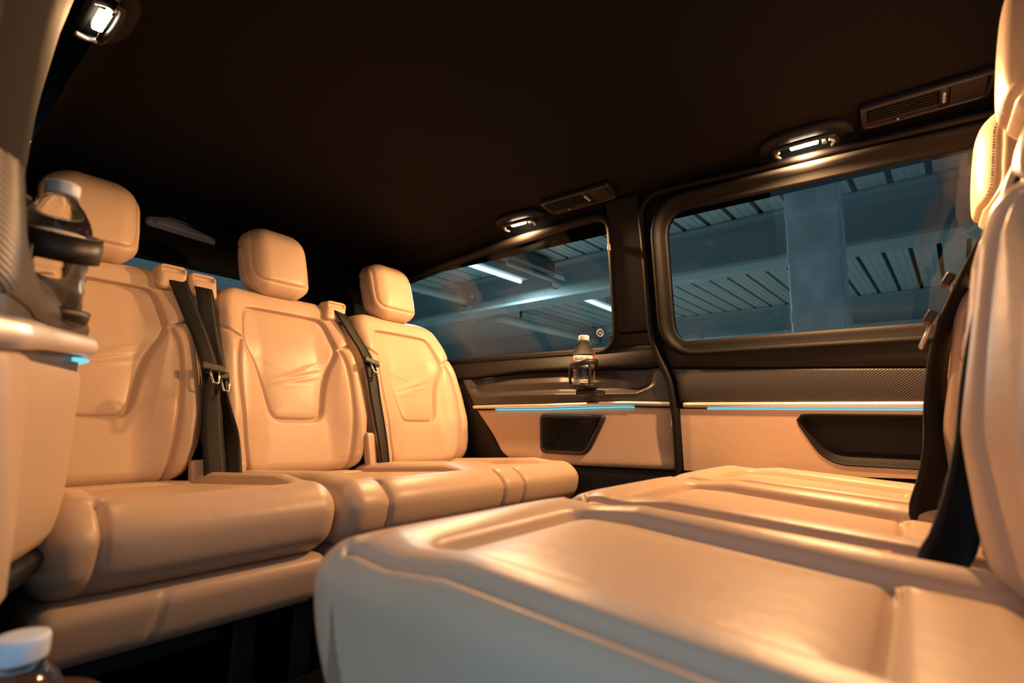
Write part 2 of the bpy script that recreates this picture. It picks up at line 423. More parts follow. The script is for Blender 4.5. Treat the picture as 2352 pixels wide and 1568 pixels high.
# ---- rear side panel of the far wall
WR = thing('wall_right', 'side wall of the van with speaker grille, tan leather below black trim', 'wall', (-1.2, 1.62, 0), kind='structure')
outer = [(-2.2, .24), (-0.62, .24), (-0.62, .80), (-2.2, .80)]
sheet('body_sheet', outer, [[tuple(p) for p in offset2(rear_in, -0.02)]], lambda X, z: 1.6-(z-.24)*.27, 0.035, BLACK, WR)
mk('body_panel', *box(-2.2, -.60, 1.655, 1.67, 0.0, .27+H), BLACK, WR, smooth=False)
def band(name, xa, xb, zlo, zhi, Yf, mat, parent, nx=60, nz=14, bulge=0.0, edge=0.006, back=0.02, er=0.08, label=None, wr=0.0):
    """solid wall band: unit square -> (X,z); edges rolled back"""
    def P(t, w_, off):
        zz0 = zlo(0)*0  # dummy
        x = xa(w_)+(xb(w_)-xa(w_))*t; z = zlo(x)+(zhi(x)-zlo(x))*w_
        return (x, Yf(x, z)+off, z+H)
    ts = np.unique(np.r_[0, .004, .012, np.linspace(0.02, 0.98, nx), .988, .996, 1]); ws = np.unique(np.r_[0, er*.25, er*.6, np.linspace(er, 1-er, nz), 1-er*.6, 1-er*.25, 1])
    Vv = []
    for w_ in ws:
        for t in ts:
            e = min(1, min(w_, 1-w_)/er); e2 = min(1, min(t, 1-t)/0.02); k = math.sqrt(max(0, 1-(1-e)**2))*math.sqrt(max(0, 1-(1-e2)**2))
            Vv.append(P(t, w_, edge*(1-k)-bulge*math.sin(math.pi*w_)))
    m = len(ts); n = len(ws)
    F = [(j*m+i, j*m+i+1, (j+1)*m+i+1, (j+1)*m+i) for j in range(n-1) for i in range(m-1)]
    rim = [i for i in range(m)]+[j*m+m-1 for j in range(1, n)]+[(n-1)*m+i for i in range(m-2, -1, -1)]+[j*m for j in range(n-2, 0, -1)]
    base = len(Vv); Vv += [(Vv[i][0], Vv[i][1]+back, Vv[i][2]) for i in rim]; R = len(rim)
    for k in range(R):
        F.append((rim[k], base+k, base+(k+1) % R, rim[(k+1) % R]))
    F.append(tuple(range(base, base+R)))
    return mk(name, Vv, F, mat, parent, label=label)
K = lambda c: (lambda *_: c)
strip_z = lambda x: float(np.interp(x, [-1.42, -1.04, -.757, -.6], [.050, .054, .065, .063]))
lowz = lambda x: float(np.interp(x, [-1.45, -1.19, -.9, -.59], [-.143, -.144, -.147, -.143]))
gapx = lambda z: float(np.interp(z, [-.15, .02, .13, .27, .52, .63], [-.594, -.598, -.612, -.668, -.660, -.655]))
rearx = lambda z: float(np.interp(z, [-.145, -.12, -.06, .045, .15, .24], [-1.20, -1.245, -1.295, -1.40, -1.476, -1.56]))
# leather
zz = lambda w_: lowz(-1)+(strip_z(-1)-.012-lowz(-1))*w_
lea = band('leather_panel', lambda w_: rearx(zz(w_)), lambda w_: gapx(zz(w_)), lambda x: lowz(x), lambda x: strip_z(x)-.011, Yr, LEAW, WR, bulge=-0.006, edge=0.012, er=0.10, label='tan leather lower wall panel')
# lower black plinth and the dark trim behind the leather
band('plinth', K(-1.9), K(-.585), K(-H+.001), lambda x: lowz(x)-.003, lambda X, z: Yr(X, z)+.012, BLACKS, WR, bulge=0)
band('rear_trim', K(-2.1), lambda w_: rearx(-.15+.39*w_)-.004, K(-.15), K(.245), lambda X, z: Yr(X, z)+.01, BLACKS, WR)
# chrome strip and light line
def stripmesh(x0, x1, n, zf, Yf, half, out):
    prof = [(half, .008), (half, -.3*out), (half*.6, -.8*out), (0, -out), (-half*.6, -.8*out), (-half, -.3*out), (-half, .008)]
    rings = [np.array([(x, Yf(x, zf(x))+dy, zf(x)+dz+H) for dz, dy in prof]) for x in np.linspace(x0, x1, n)]
    m = len(prof); V = np.vstack(rings); F = [(i*m+k, i*m+(k+1) % m, (i+1)*m+(k+1) % m, (i+1)*m+k) for i in range(n-1) for k in range(m)]
    F += [tuple(range(m)), tuple(range((n-1)*m, n*m))]
    return V, F
fix(mk('chrome_strip', *stripmesh(-1.405, -.603, 60, strip_z, Yr, .0075, .012), CHROME, WR, label='satin chrome strip'))
fix(mk('light_line', *stripmesh(-1.273, -.729, 40, lambda x: strip_z(x)-.0115, Yr, .0017, .009), LED, WR, label='glowing cyan light line'))
# woven trim: upper recess and lower lip
ztop = lambda x: float(np.interp(x, [-1.5, -1.17, -.65], [.165, .185, .181]))
zrec = lambda x: float(np.interp(x, [-1.45, -1.38, -.72, -.66], [.115, .093, .100, .125]))
zz2 = lambda w_: .062+.12*w_
def Yrec(X, z):
    """woven trim: the upper field is dished in behind a rounded lower lip"""
    y = Yr(X, z); d = z-zrec(X)
    e = sstep(np.array([X]), -1.47, -1.40)[0]*(1-sstep(np.array([X]), -.70, -.655)[0])
    return y+0.030*float(sstep(np.array([d]), -.004, .018)[0])*e-0.004*math.exp(-((d+.004)/.006)**2)*e
band('woven_trim', lambda w_: rearx(zz2(w_)), lambda w_: gapx(zz2(w_)), lambda x: strip_z(x)+.009, ztop, Yrec, CARB, WR, nx=120, nz=44, er=0.03, label='dark woven stripe trim')
# black soft trim under the glass
band('sill_trim', K(-1.9), lambda w_: gapx(.19+.06*w_), lambda x: ztop(x)+.003, K(.262), lambda X, z: Yr(X, z)-.004, BLACKS, WR, bulge=.006, er=.2)
# B-pillar trim
band('pillar_trim', lambda w_: -.800+.036*w_, lambda w_: gapx(.30+.4*w_)+.004, K(.303), K(.735), lambda X, z: Yr(X, z)-.006, BLACKS, WR, er=.02)
band('pillar_foot', K(-.815), lambda w_: gapx(.25+.05*w_)+.004, K(.258), K(.300), lambda X, z: Yr(X, z)-.004, BLACKS, WR, er=.05)
mk('pillar_button', *lbox((-.767, 1.492, .583+H), (1, 0, 0), (0, 0, 1), (0, -1, 0), (-.005, .005), (-.012, .012), (-.004, .006)), GREYL, WR, bevel=.002)
def lift3(L, Yf, d): return np.array([(x, Yf(x, z)+d, z+H) for x, z in L])
Yg = lambda X, z: 1.6-(z-.24)*.27
def framering(inner, width, prof, Yf):
    return loops([lift3(offset2(inner, -width*f), Yf, d) for f, d in prof])
V, F = framering(rear_in, .032, [(0, .020), (0, .004), (.15, -.006), (.5, -.012), (.85, -.006), (1, .004), (1, .02)], Yg)
fix(mk('window_surround', V, F, RUBBER, WR))
# speaker
sp = roundpoly([(-1.060, .026), (-.815, .026), (-.882, -.111), (-1.055, -.111)], [.022, .022, .028, .026], 6); sp = resample(sp, 72)
spk = fix(mk('speaker_frame', *loops([lift3(sp, Yr, .015), lift3(sp, Yr, -.006), lift3(offset2(sp, .003), Yr, -.010), lift3(offset2(sp, .011), Yr, -.010), lift3(offset2(sp, .014), Yr, -.005), lift3(offset2(sp, .014), Yr, .01)], True, True), BLACK, WR, label='black speaker grille frame'))
gi = offset2(sp, .013)
gr = fix(mk('grille', *loops([lift3(gi, Yr, .006), lift3(gi, Yr, -.006), lift3(offset2(gi, .004), Yr, -.0065)], True, True), BLACKS, spk))
dots = []
inner = offset2(sp, .018)
def dot(x, z, r):
    a = np.arange(6)*math.pi/3; ring = np.stack([x+r*np.cos(a), np.full(6, 0.0), z+r*np.sin(a)], -1)
    y = Yr(x, z)-.0105
    V = np.vstack([ring+[0, y+.006, 0], ring+[0, y, 0]]); V[:, 2] += H
    return V, [tuple(range(6, 12)), *[(k, (k+1) % 6, 6+(k+1) % 6, 6+k) for k in range(6)]]
for ring in range(1, 36):
    rad = .0048*ring; cnt = max(6, int(2*math.pi*rad/.0058)) if ring < 14 else 88
    for k in range(cnt):
        a = 2*math.pi*(k+.5*(ring % 2))/cnt; x = -.955+rad*math.cos(a); z = -.043+rad*math.sin(a)
        if inpoly(np.array([[x, z]]), inner)[0] and math.hypot(x+.845-.004, z-.002) > .018: dots.append(dot(x, z, .0014))
for ring in range(0, 4):
    for k in range(max(1, 9*ring)):
        a = 2*math.pi*k/max(1, 9*ring); x = -.849+.0045*ring*math.cos(a); z = .002+.0045*ring*math.sin(a)
        if inpoly(np.array([[x, z]]), inner)[0]: dots.append(dot(x, z, .0012))
o = fix(mk('grille_holes', *merge(dots), plain('hole_black', (.002, .002, .002), .9), spk, smooth=False)); o['kind'] = 'stuff'

# quarter window
def pane(name, inner, label, frame_mat=BLACK):
    wo = thing(name, label, 'window', (float(inner[:, 0].mean()), 1.57, .24+H), kind='structure')
    L = offset2(inner, -.006)
    fix(mk('glass_pane', *loops([lift3(L, Yg, .010), lift3(L, Yg, .014)], True, True), GLASS, wo, smooth=False, label='tinted glass pane'))
    return wo
W1 = pane('window_1', rear_in, 'tinted rear quarter window with a round no smoking sticker')
# no-smoking sticker on the quarter window
sx, sz = -.854, .313; e1 = np.array([1, 0, 0]); e2 = np.array([0, -.26, .966]); nn = np.array([0, -.966, -.26])
O = np.array([sx, Yg(sx, sz)+.0075, sz+H]); ST = thing('no_smoking_sticker', 'small round cream no smoking sticker on the quarter window', 'sticker', tuple(O))
def disc(r0_, r1_, n=40, th=.0012):
    A = np.linspace(0, 2*math.pi, n, endpoint=False); g = lambda r, c: np.array([O+e1*r*math.cos(a)+e2*r*math.sin(a)+nn*c for a in A])
    V, F = loops([g(r0_, 0), g(r1_, 0), g(r1_, th), g(r0_, th)]); F += [(3*n+k, 3*n+(k+1) % n, (k+1) % n, k) for k in range(n)]; return V, F
fix(mk('ring', *disc(.0105, .0140), STICK, ST))
def bar2(ang, L, wd, cx_=0, cy_=0):
    a = math.radians(ang); d1 = e1*math.cos(a)+e2*math.sin(a); d2 = -e1*math.sin(a)+e2*math.cos(a)
    return lbox(O+e1*cx_+e2*cy_, d1, d2, nn, (-L, L), (-wd, wd), (0, .0012))
mk('slash', *bar2(-45, .011, .0014), STICK, ST, smooth=False)
mk('cigarette', *bar2(20, .0062, .0015, -.001, -.002), STICK, ST, smooth=False)
mk('smoke', *merge([bar2(70, .0028, .0011, .003, .004), bar2(110, .0022, .001, -.0035, .0045)]), STICK, ST, smooth=False)

# ---- sliding door
D1 = thing('door_1', 'closed sliding door with tinted window, woven trim and tan leather panel', 'door', (-.15, 1.62, 0), kind='structure')
gx2 = lambda z: gapx(z)+.022
sheet('body_sheet', [(-.62, .24), (1.0, .24), (1.0, .80), (-.62, .80)], [[tuple(p) for p in offset2(door_in, -0.02)]], lambda X, z: 1.6-(z-.24)*.27, 0.036, BLACK, D1)
mk('body_panel', *box(-.60, 1.0, 1.655, 1.67, 0.0, .27+H), BLACK, D1, smooth=False)
dstrip = K(.060)
def pocket_in(x, z):
    return 0
pk = resample(roundpoly([(-.262, .031), (.42, .031), (.42, -.088), (-.192, -.092)], [.03, .03, .03, .05], 8), 100)
zzd = lambda w_: -.13+.18*w_
# leather panel around the pocket: sheet with a hole, plus raised rim
lo_ = lambda x: float(np.interp(x, [-.58, 0, .6], [-.140, -.117, -.11]))
outl = [(gx2(-.14), lo_(-.57))]+[(x, lo_(x)) for x in np.linspace(-.5, .6, 12)]+[(.6, .048)]+[(x, .048) for x in np.linspace(.5, -.5, 12)]+[(gx2(.048), .048)]
outl = np.array(outl)
def lsheet():
    hole = [tuple(p) for p in pk]; fl = [tuple(p) for p in outl]
    tris = tessellate_polygon([[Vector((*p, 0)) for p in fl], [Vector((*p, 0)) for p in hole]]); flat = fl+hole; n = len(fl)
    Vv = [(x, Yd(x, z)-.004, z+H) for x, z in flat]; F = [tuple(t) for t in tris]
    b = len(Vv); Vv += [(x, Yd(x, z)+.025, z+H) for x, z in fl]; F += [(k, (k+1) % n, b+(k+1) % n, b+k) for k in range(n)]
    return Vv, F
fix(mk('leather_panel', *lsheet(), LEAW, D1, smooth=False, label='tan leather lower door panel'))
fix(mk('pocket_rim', *loops([lift3(offset2(pk, -.006), Yd, -.003), lift3(offset2(pk, -.003), Yd, -.007), lift3(pk, Yd, -.004), lift3(offset2(pk, .004), Yd, .006), lift3(offset2(pk, .03), Yd, .034), lift3(offset2(pk, .036), Yd, .037)]), BLACKS, D1))
fix(mk('pocket', *loops([lift3(offset2(pk, .030), Yd, .034), lift3(offset2(pk, .034), Yd, .038)], True, True), BLACKS, D1, smooth=False, label='black recessed door pocket'))
band('plinth', K(-.565), K(.7), K(-H+.001), lambda x: lo_(x)-.003, lambda X, z: Yd(X, z)+.012, BLACKS, D1)
fix(mk('chrome_strip', *stripmesh(-.567, .62, 40, dstrip, Yd, .0085, .012), CHROME, D1, label='satin chrome strip'))
fix(mk('light_line', *stripmesh(-.495, .62, 40, K(.0485), Yd, .0018, .009), LED, D1, label='glowing cyan light line'))
band('woven_trim', lambda w_: gx2(.07+.1*w_), K(.62), K(.0695), lambda x: .176-.028*(x+.6)/.65, lambda X, z: Yd(X, z)-.005*math.sin(math.pi*min(1, max(0, (z-.0695)/.1))), CARB, D1, nx=60, nz=16, er=.03, label='dark woven stripe trim')
band('sill_trim', lambda w_: gx2(.18+.06*w_), K(.62), lambda x: .179-.028*(x+.6)/.65, K(.262), lambda X, z: Yd(X, z)-.004, BLACKS, D1, bulge=.008, er=.2)
V, F = framering(door_in, .048, [(0, .020), (0, .000), (.1, -.004), (.35, -.004), (.45, -.012), (.6, -.024), (.8, -.026), (.95, -.016), (1, 0), (1, .02)], Yg)
fix(mk('window_surround', V, F, SURR, D1))
W2 = pane('window_2', door_in, 'large tinted window of the sliding door')
# etched glass code in the corner of the door window
MK = thing('glass_mark', 'tiny etched maker code in the corner of the door window', 'marking', (-.50, Yg(-.5, .27)+.008, .27+H))
mkb = []
def gq(x0, x1, z0, z1): return np.array([(x, Yg(x, z)+.0075, z+H) for x, z in ((x0, z0), (x1, z0), (x1, z1), (x0, z1))]), [(0, 1, 2, 3)]
for k, (a, b) in enumerate([(.000, .030), (.000, .022), (.000, .026), (.000, .020), (.000, .024)]):
    z = .281-.0052*k; x = -.520
    while x < -.520+b:
        d = random.uniform(.0012, .0030); mkb.append(gq(x, x+d, z-.0012, z+.0012)); x += d+.0009
mk('code_lines', *merge(mkb), plain('etch_dark', (.04, .06, .065), .6), MK, smooth=False)
def ringq(cx_, cz_, r, wd=.0007, n=20):
    A = np.linspace(0, 2*math.pi, n, endpoint=False); V = [(cx_+q*math.cos(a), Yg(cx_, cz_+q*math.sin(a))+.0075, cz_+q*math.sin(a)+H) for q in (r-wd, r+wd) for a in A]
    return np.array(V), [(k, (k+1) % n, n+(k+1) % n, n+k) for k in range(n)]
em = [ringq(-.504, .2895, .0034)]
for a in (90, 210, 330):
    p = math.radians(a); em.append((np.array([(-.504+.0006*math.cos(p+1.57), Yg(0, .2895)+.0075, .2895+.0006*math.sin(p+1.57)+H), (-.504-.0006*math.cos(p+1.57), Yg(0, .2895)+.0075, .2895-.0006*math.sin(p+1.57)+H), (-.504+.0034*math.cos(p), Yg(0, .2895+.0034*math.sin(p))+.0075, .2895+.0034*math.sin(p)+H)]), [(0, 1, 2)]))
mk('emblem', *merge(em+[ringq(-.494, .276, .0025), ringq(-.502, .268, .0025)]), plain('etch_dark2', (.04, .06, .065), .6), MK, smooth=False)
# rubber seal round the door opening
sp_ = [(.70, 1.452, .672), (.16, 1.456, .695), (-.30, 1.456, .708), (-.559, 1.456, .717), (-.612, 1.460, .706), (-.643, 1.470, .672), (-.651, 1.500, .60), (-.655, 1.530, .48), (-.661, 1.566, .33), (-.657, 1.575, .27), (-.640, 1.582, .21), (-.612, 1.588, .14), (-.598, 1.590, .05), (-.592, 1.592, -.05), (-.589, 1.592, -.2), (-.589, 1.592, -.5)]
P = smooth_path([(x, y+.002, z+H) for x, y, z in sp_], 110)
sl = fix(mk('trim_1', *tubemesh(P, .0105, 10, upv=(0, 1, 0)), RUBBER)); tag(sl, 'black rubber seal curving down between door and wall panel', 'seal', kind='structure')
# header trim between glass and headliner
hd = fix(mk('trim_2', *grid(60, 8, lambda a, b: (-2.15+(3.1)*a, 1.515-.018*math.sin(b*math.pi*.5), .64+b*.09+H)), BLACKS)); tag(hd, 'black roof edge trim above the quarter and door windows', 'trim', kind='structure')

# ---- tailgate
RW = thing('wall_rear', 'black tailgate trim behind the rear seats with a narrow glass band', 'wall', (-2.12, MID, 0), kind='structure')
V, F = loops([np.array([(x, y, z+H) for y, z in [(0, .545), (1.7, .545), (1.7, .80), (0, .80)]]) for x in (-2.16, -2.10)], True, True)
fix(mk('header_panel', V, F, HEAD, RW, smooth=False, bevel=.01))
V, F = loops([np.array([(x, y, z+H) for y, z in [(0, -.56), (1.7, -.56), (1.7, .24), (0, .24)]]) for x in (-2.16, -2.11)], True, True)
fix(mk('lower_panel', V, F, BLACK, RW, smooth=False))
for a, b in ((-.05, .16), (1.085, 1.75)):
    V, F = loops([np.array([(x, y, z+H) for y, z in [(a, .24), (b, .24), (b, .546), (a, .546)]]) for x in (-2.16, -2.10)], True, True)
    fix(mk('side_post', V, F, PILLAR, RW, smooth=False, bevel=.008))
W3 = thing('window_3', 'rear window glass seen between the rear headrests', 'window', (-2.13, .62, .24+H), kind='structure')
mk('glass_pane', *box(-2.135, -2.13, .16, 1.085, .24+H, .545+H), GLASS, W3, smooth=False)
# cargo lamp and handle on the tailgate header
def slopedplate(pts, x, th, bev):
    L = resample(roundpoly(pts, .02, 6), 50)
    g = lambda l, d: np.array([(x+d, y, z+H) for y, z in l])
    return loops([g(L, 0), g(L, th-bev), g(offset2(L, bev), th)], True, True)
CL = thing('cargo_lamp', 'unlit frosted grey cargo lamp on the tailgate header', 'lamp', (-2.10, .66, .63+H))
fix(mk('lamp_body', *slopedplate([(.540, .655), (.545, .690), (.62, .705), (.775, .672), (.780, .645), (.70, .648)], -2.10, .016, .006), GREYL, CL))
fix(mk('lens', *slopedplate([(.566, .664), (.575, .684), (.62, .692), (.755, .664), (.760, .655)], -2.084, .006, .003), plain('frosted_lens_face', (.42, .48, .49), .3), CL))
TH = thing('tailgate_handle', 'glossy black pull handle above the cargo lamp', 'handle', (-2.10, .71, .69+H))
fix(mk('grip', *slopedplate([(.615, .716), (.628, .728), (.79, .700), (.795, .690), (.72, .692)], -2.10, .03, .012), GLOSSB, TH))
fix(mk('recess', *slopedplate([(.60, .705), (.615, .74), (.80, .708), (.81, .682), (.70, .690)], -2.104, .010, .004), GLOSSB, TH))

# ---- near side wall behind the open door
WL = thing('wall_left', 'side wall panel and door pillar at the open doorway, tan leather below chrome strip', 'wall', (-.95, .05, 0), kind='structure')
NX = [-2.1, -1.6, -1.3, -1.1, -.95, -.86, -.76, -.69, -.63, -.60, -.57, -.54]
def NY(z):
    base = np.interp(z, [-.56, -.17, .05, .30], [0, 0, 0, 0])
    y = np.array([.12, .13, .165, .188, .196, .165, .118, .100, .082, .068, .030, -.02])
    return y
def nearloft(name, zs, offs, mat, label=None, i0=0, back=-.06, rear_scale=None):
    """closed vertical loft: plan path of the panel pushed by offs(z) in Y"""
    rings = []
    base = np.stack([NX[i0:], NY(0)[i0:]], -1); base = smooth_path(base, 70)
    for z, of in zip(zs, offs):
        of = of if hasattr(of, '__len__') else [of]*len(NX)
        o2 = np.interp(base[:, 0], NX, of)
        tilt = .028*np.clip((.06-z)/.2, 0, 1)*np.clip((base[:, 0]+.76)/.16, 0, 1)
        pts = [(x, y+o+t, z+H) for (x, y), o, t in zip(base, o2, tilt)]+[(-.54, back, z+H), (-2.1, back, z+H)]
        rings.append(np.array(pts))
    V, F = loops(rings, True, True); return fix(mk(name, V, F, mat, WL, label=label, sharp=50))
zl = [-.176, -.170, -.155, -.10, -.05, 0, .040, .052, .056]
nearloft('leather_panel', zl, [-.02, -.012, -.003, 0, 0, 0, 0, -.003, -.012], LEAW, 'tan leather lower wall panel')
nearloft('lower_trim', [-.21, -.205, -.19, -.183, -.178], [-.02, -.012, -.006, -.008, -.014], BLACKS)
nearloft('plinth', [-.56, -.22], [-.055, -.05], BLACK)
sz_ = lambda x: np.interp(x, [-.95, -.76, -.6], [.092, .080, .064])
def nearstrip():
    base = smooth_path(np.stack([NX[2:], NY(0)[2:]], -1), 70)
    prof = [(-.014, -.006), (-.013, .004), (-.008, .009), (0, .011), (.008, .009), (.0135, .004), (.0145, -.006)]
    rings = [np.array([(x, y+dy+.003, sz_(x)+dz+H) for dz, dy in prof]) for x, y in base]
    m = len(prof); n = len(rings); V = np.vstack(rings); F = [(i*m+k, i*m+(k+1) % m, (i+1)*m+(k+1) % m, (i+1)*m+k) for i in range(n-1) for k in range(m)]
    return V, F+[tuple(range(m)), tuple(range((n-1)*m, n*m))]
fix(mk('chrome_strip', *nearstrip(), CHROME, WL, label='satin chrome strip'))
base = smooth_path(np.stack([NX[2:8], NY(0)[2:8]], -1), 40); base = base[(base[:, 0] < -.85)]
fix(mk('light_line', *tubemesh(np.array([(x, y+.003, sz_(x)-.020+H) for x, y in base]), .0030, 8), LED, WL, label='glowing cyan light line'))
nearloft('filler', [.050, .098], [-.006, -.006], BLACK)
# ledge above the strip: rounded lip then dished recess behind the bottle
dz = [.098, .104, .115, .130, .145, .160, .18, .20, .218]
cz_ = [[.0]*12, [.003]*12]
lip = lambda k, f: [k]*7+[k*.4+f*.6]*1+[f]*4
of = [lip(-.004, -.004), lip(0, -.002), lip(.001, -.002), lip(-.004, -.003), lip(-.014, -.004), lip(-.034, -.006), lip(-.055, -.009), lip(-.068, -.012), lip(-.072, -.015)]
nearloft('woven_trim', dz, of, CARB, 'dark woven stripe trim')
# pillar above
pp = [(-.53, -.04), (-.56, .012), (-.60, .046), (-.64, .063), (-.70, .074), (-.80, .086), (-.95, .10), (-2.16, .10), (-2.16, -.04)]
rings = []
for z, k in [(.219, 0), (.30, 0), (.36, .0), (.45, .004), (.55, .012), (.65, .026), (.72, .042), (.80, .07)]:
    rings.append(np.array([(x, y+(k if y > -.03 else 0), z+H) for x, y in pp]))
V, F = loops(rings, True, True); fix(mk('pillar_trim', V, F, PILLAR, WL, sharp=60))
P = smooth_path([(-.575, .022+k, z+H) for z, k in [(.23, 0), (.36, .0), (.45, .004), (.55, .012), (.65, .026), (.74, .05)]], 30)
fix(mk('rubber_seal', *tubemesh(P, .010, 10, upv=(0, 1, 0)), RUBBER, WL))
mk('coat_hook', *lbox((-.66, .066, .200+H), (1, 0, 0), (0, 0, 1), (0, 1, 0), (-.022, .006), (-.002, .003), (-.01, .012)), BLACK, WL, bevel=.002)

# ================================================================== SEATS
def chaikin(P, n=2):
    P = [np.array(p, float) for p in P]
    for _ in range(n):
        Q = [P[0]]
        for a, b in zip(P[:-1], P[1:]): Q += [a*.75+b*.25, a*.25+b*.75]
        Q.append(P[-1]); P = Q
    return np.array(P)
INS = chaikin([(0, .332), (.105, .332), (.13, .325), (.141, .30), (.148, .26), (.156, .222), (.140, .185), (.122, .155), (.103, .10), (.090, .04), (.083, .008), (.070, -.010), (.05, -.015), (0, -.015)], 2)
JUN = np.array([(.154, .221), (.2, .243), (.26, .275)])
BOL = chaikin([(.164, .226), (.178, .18), (.182, .1), (.178, .02), (.170, -.08), (.150, -.18)], 2)
SEATC = {}
def backrest_mesh(key, shear, sw):
    Q, N, F = rbox((-.065, -.25, -.178), (.05, .25, .405), .045, (12, 196, 228))
    d, s, z = Q.T; Nd = N[:, 0]
    hw = smi(z, [-.178, -.15, -.08, 0, .1, .2, .3, .36, .39, .405], [.178, .208, .238, .249, .250, .238, .222, .203, .180, .150], .06)
    S = s*hw/.25
    xc = smi(z, [-.18, 0, .2, .31, .41], [0, -.045, -.122, -.178, -.232], .15)
    A = np.abs(S); wf = np.clip(Nd, 0, 1)**.7; q2 = np.stack([A, z], -1)
    d1 = pdist(q2, INS); d2 = pdist(q2, JUN); d3 = pdist(q2, BOL); dist = np.minimum(np.minimum(d1, d2), d3)
    ins = inpoly(q2, [*map(tuple, INS)])
    g = np.interp(z, [-.18, -.12, 0, .18, .28, .40], [.35, .8, 1, 1, .75, .3])
    ex = .050*sstep(A, .085, .205)*g - .010*sstep(A, .19, .25)
    ex += .011*(1-np.exp(-dist/.024)) - .0085*np.exp(-(dist/.0048)**2)
    inw = sstep(np.where(ins, d1, -d1), -.005, .005)
    ex += -.007*inw + .006*(1-inw)*np.exp(-d1/.03)
    # soft wrinkles in the middle panel
    for (z0, s0, sl, L, a) in [(.135, .03, .28, .07, .0030), (.112, .02, .22, .06, .0026), (.155, .06, .35, .05, .0022), (.09, -.03, .1, .05, .0015), (.16, -.07, -.3, .05, .0016)]:
        ex += 1.7*ins*a*np.exp(-((z-z0-sl*(S-s0))/.007)**2)*np.exp(-((S-s0)/L)**2)*(1-np.exp(-d1/.02))
    x = xc+(d-.05)+ex*wf
    x = x+shear*z
    V = np.stack([x, S*sw, z+H], -1)
    c = q2[F].mean(1); nd = Nd[F].mean(1); sg = S[F].mean(1)
    front = nd > .12
    insf = inpoly(c, [*map(tuple, INS)])
    line = np.where(c[:, 0] > .154, .221+(c[:, 0]-.154)*.51, .221)
    sh = (c[:, 1] > line) & ~insf
    bx = np.interp(c[:, 1], BOL[::-1, 1], BOL[::-1, 0])
    bo = (c[:, 0] > bx) & ~sh & ~insf
    parts = split([('shell', ~front), ('inset_panel', front & insf), ('shoulder_panel', front & sh), ('bolsterL', front & bo & (sg < 0)), ('bolsterR', front & bo & (sg >= 0)), ('lower_panel', front & ~insf & ~sh & ~bo)], V, F)
    fr = Nd > .3
    st = []
    for sgn in (-1, 1):
        ln = [(sgn*a, b) for a, b in [(.222, -.13), (.232, -.06), (.236, 0), (.236, .1), (.226, .19), (.216, .25)]]
        m = stitches(V, fr, np.stack([S, z], -1), ln)
        if m: parts['stitchL' if sgn < 0 else 'stitchR'] = m
    return parts
def headrest_mesh(key, shear, sw):
    Q, N, F = rbox((-.14, -.108, .392), (0, .108, .642), .060, (56, 84, 92))
    d, s, z = Q.T; Nd, Ns = N[:, 0], N[:, 1]
    hw = smi(z, [.392, .43, .5, .57, .62, .642], [.092, .104, .108, .107, .096, .080], .1)
    S = s*hw/.108
    wf = np.clip(Nd, 0, 1)**.7; ws_ = np.clip(np.abs(Ns), 0, 1)**.7
    q2 = np.stack([np.abs(S), z], -1)
    loopf = chaikin([(.088, .66), (.094, .60), (.096, .50), (.093, .455), (.075, .436), (.05, .433), (0, .432)], 2)
    df = pdist(q2, loopf); df = np.where(Nd > -.1, df, 9)
    q3 = np.stack([d, z], -1)
    loops_ = chaikin([(-.050, .38), (-.052, .48), (-.062, .535), (-.085, .562), (-.16, .575)], 2)
    ds = pdist(q3, loops_); ds = np.where(np.abs(Ns) > .5, ds, 9)
    ex = .010*(1-(S/.108)**2)*(1-((z-.52)/.15)**2) + .004*(1-np.exp(-df/.015))-.004*np.exp(-(df/.0032)**2)
    x = -.037-.34*z+d+ex*wf+shear*z
    y = S + np.sign(S)*ws_*(.003*(1-np.exp(-ds/.012))-.003*np.exp(-(ds/.003)**2))
    # the bottom front tucks back a little
    x = x-.012*sstep(-z, -.45, -.39)*wf
    V = np.stack([x, y*sw, z+H], -1)
    c = q2[F].mean(1); nd = Nd[F].mean(1)
    lf = np.interp(c[:, 1], loopf[::-1, 1], loopf[::-1, 0]); inn = (nd > .1) & (c[:, 1] > .433) & (c[:, 0] < lf)
    parts = split([('shell', ~inn), ('front_panel', inn)], V, F)
    st = []
    off = chaikin([(.080, .62), (.087, .60), (.089, .50), (.086, .459), (.072, .442), (.05, .4395), (0, .4385)], 2)
    for sgn in (-1, 1):
        m = stitches(V, Nd > .25, np.stack([S, z], -1), off*np.array([sgn, 1]), step=.006, ln=.004)
        if m: parts['stitchL' if sgn < 0 else 'stitchR'] = m
    return parts
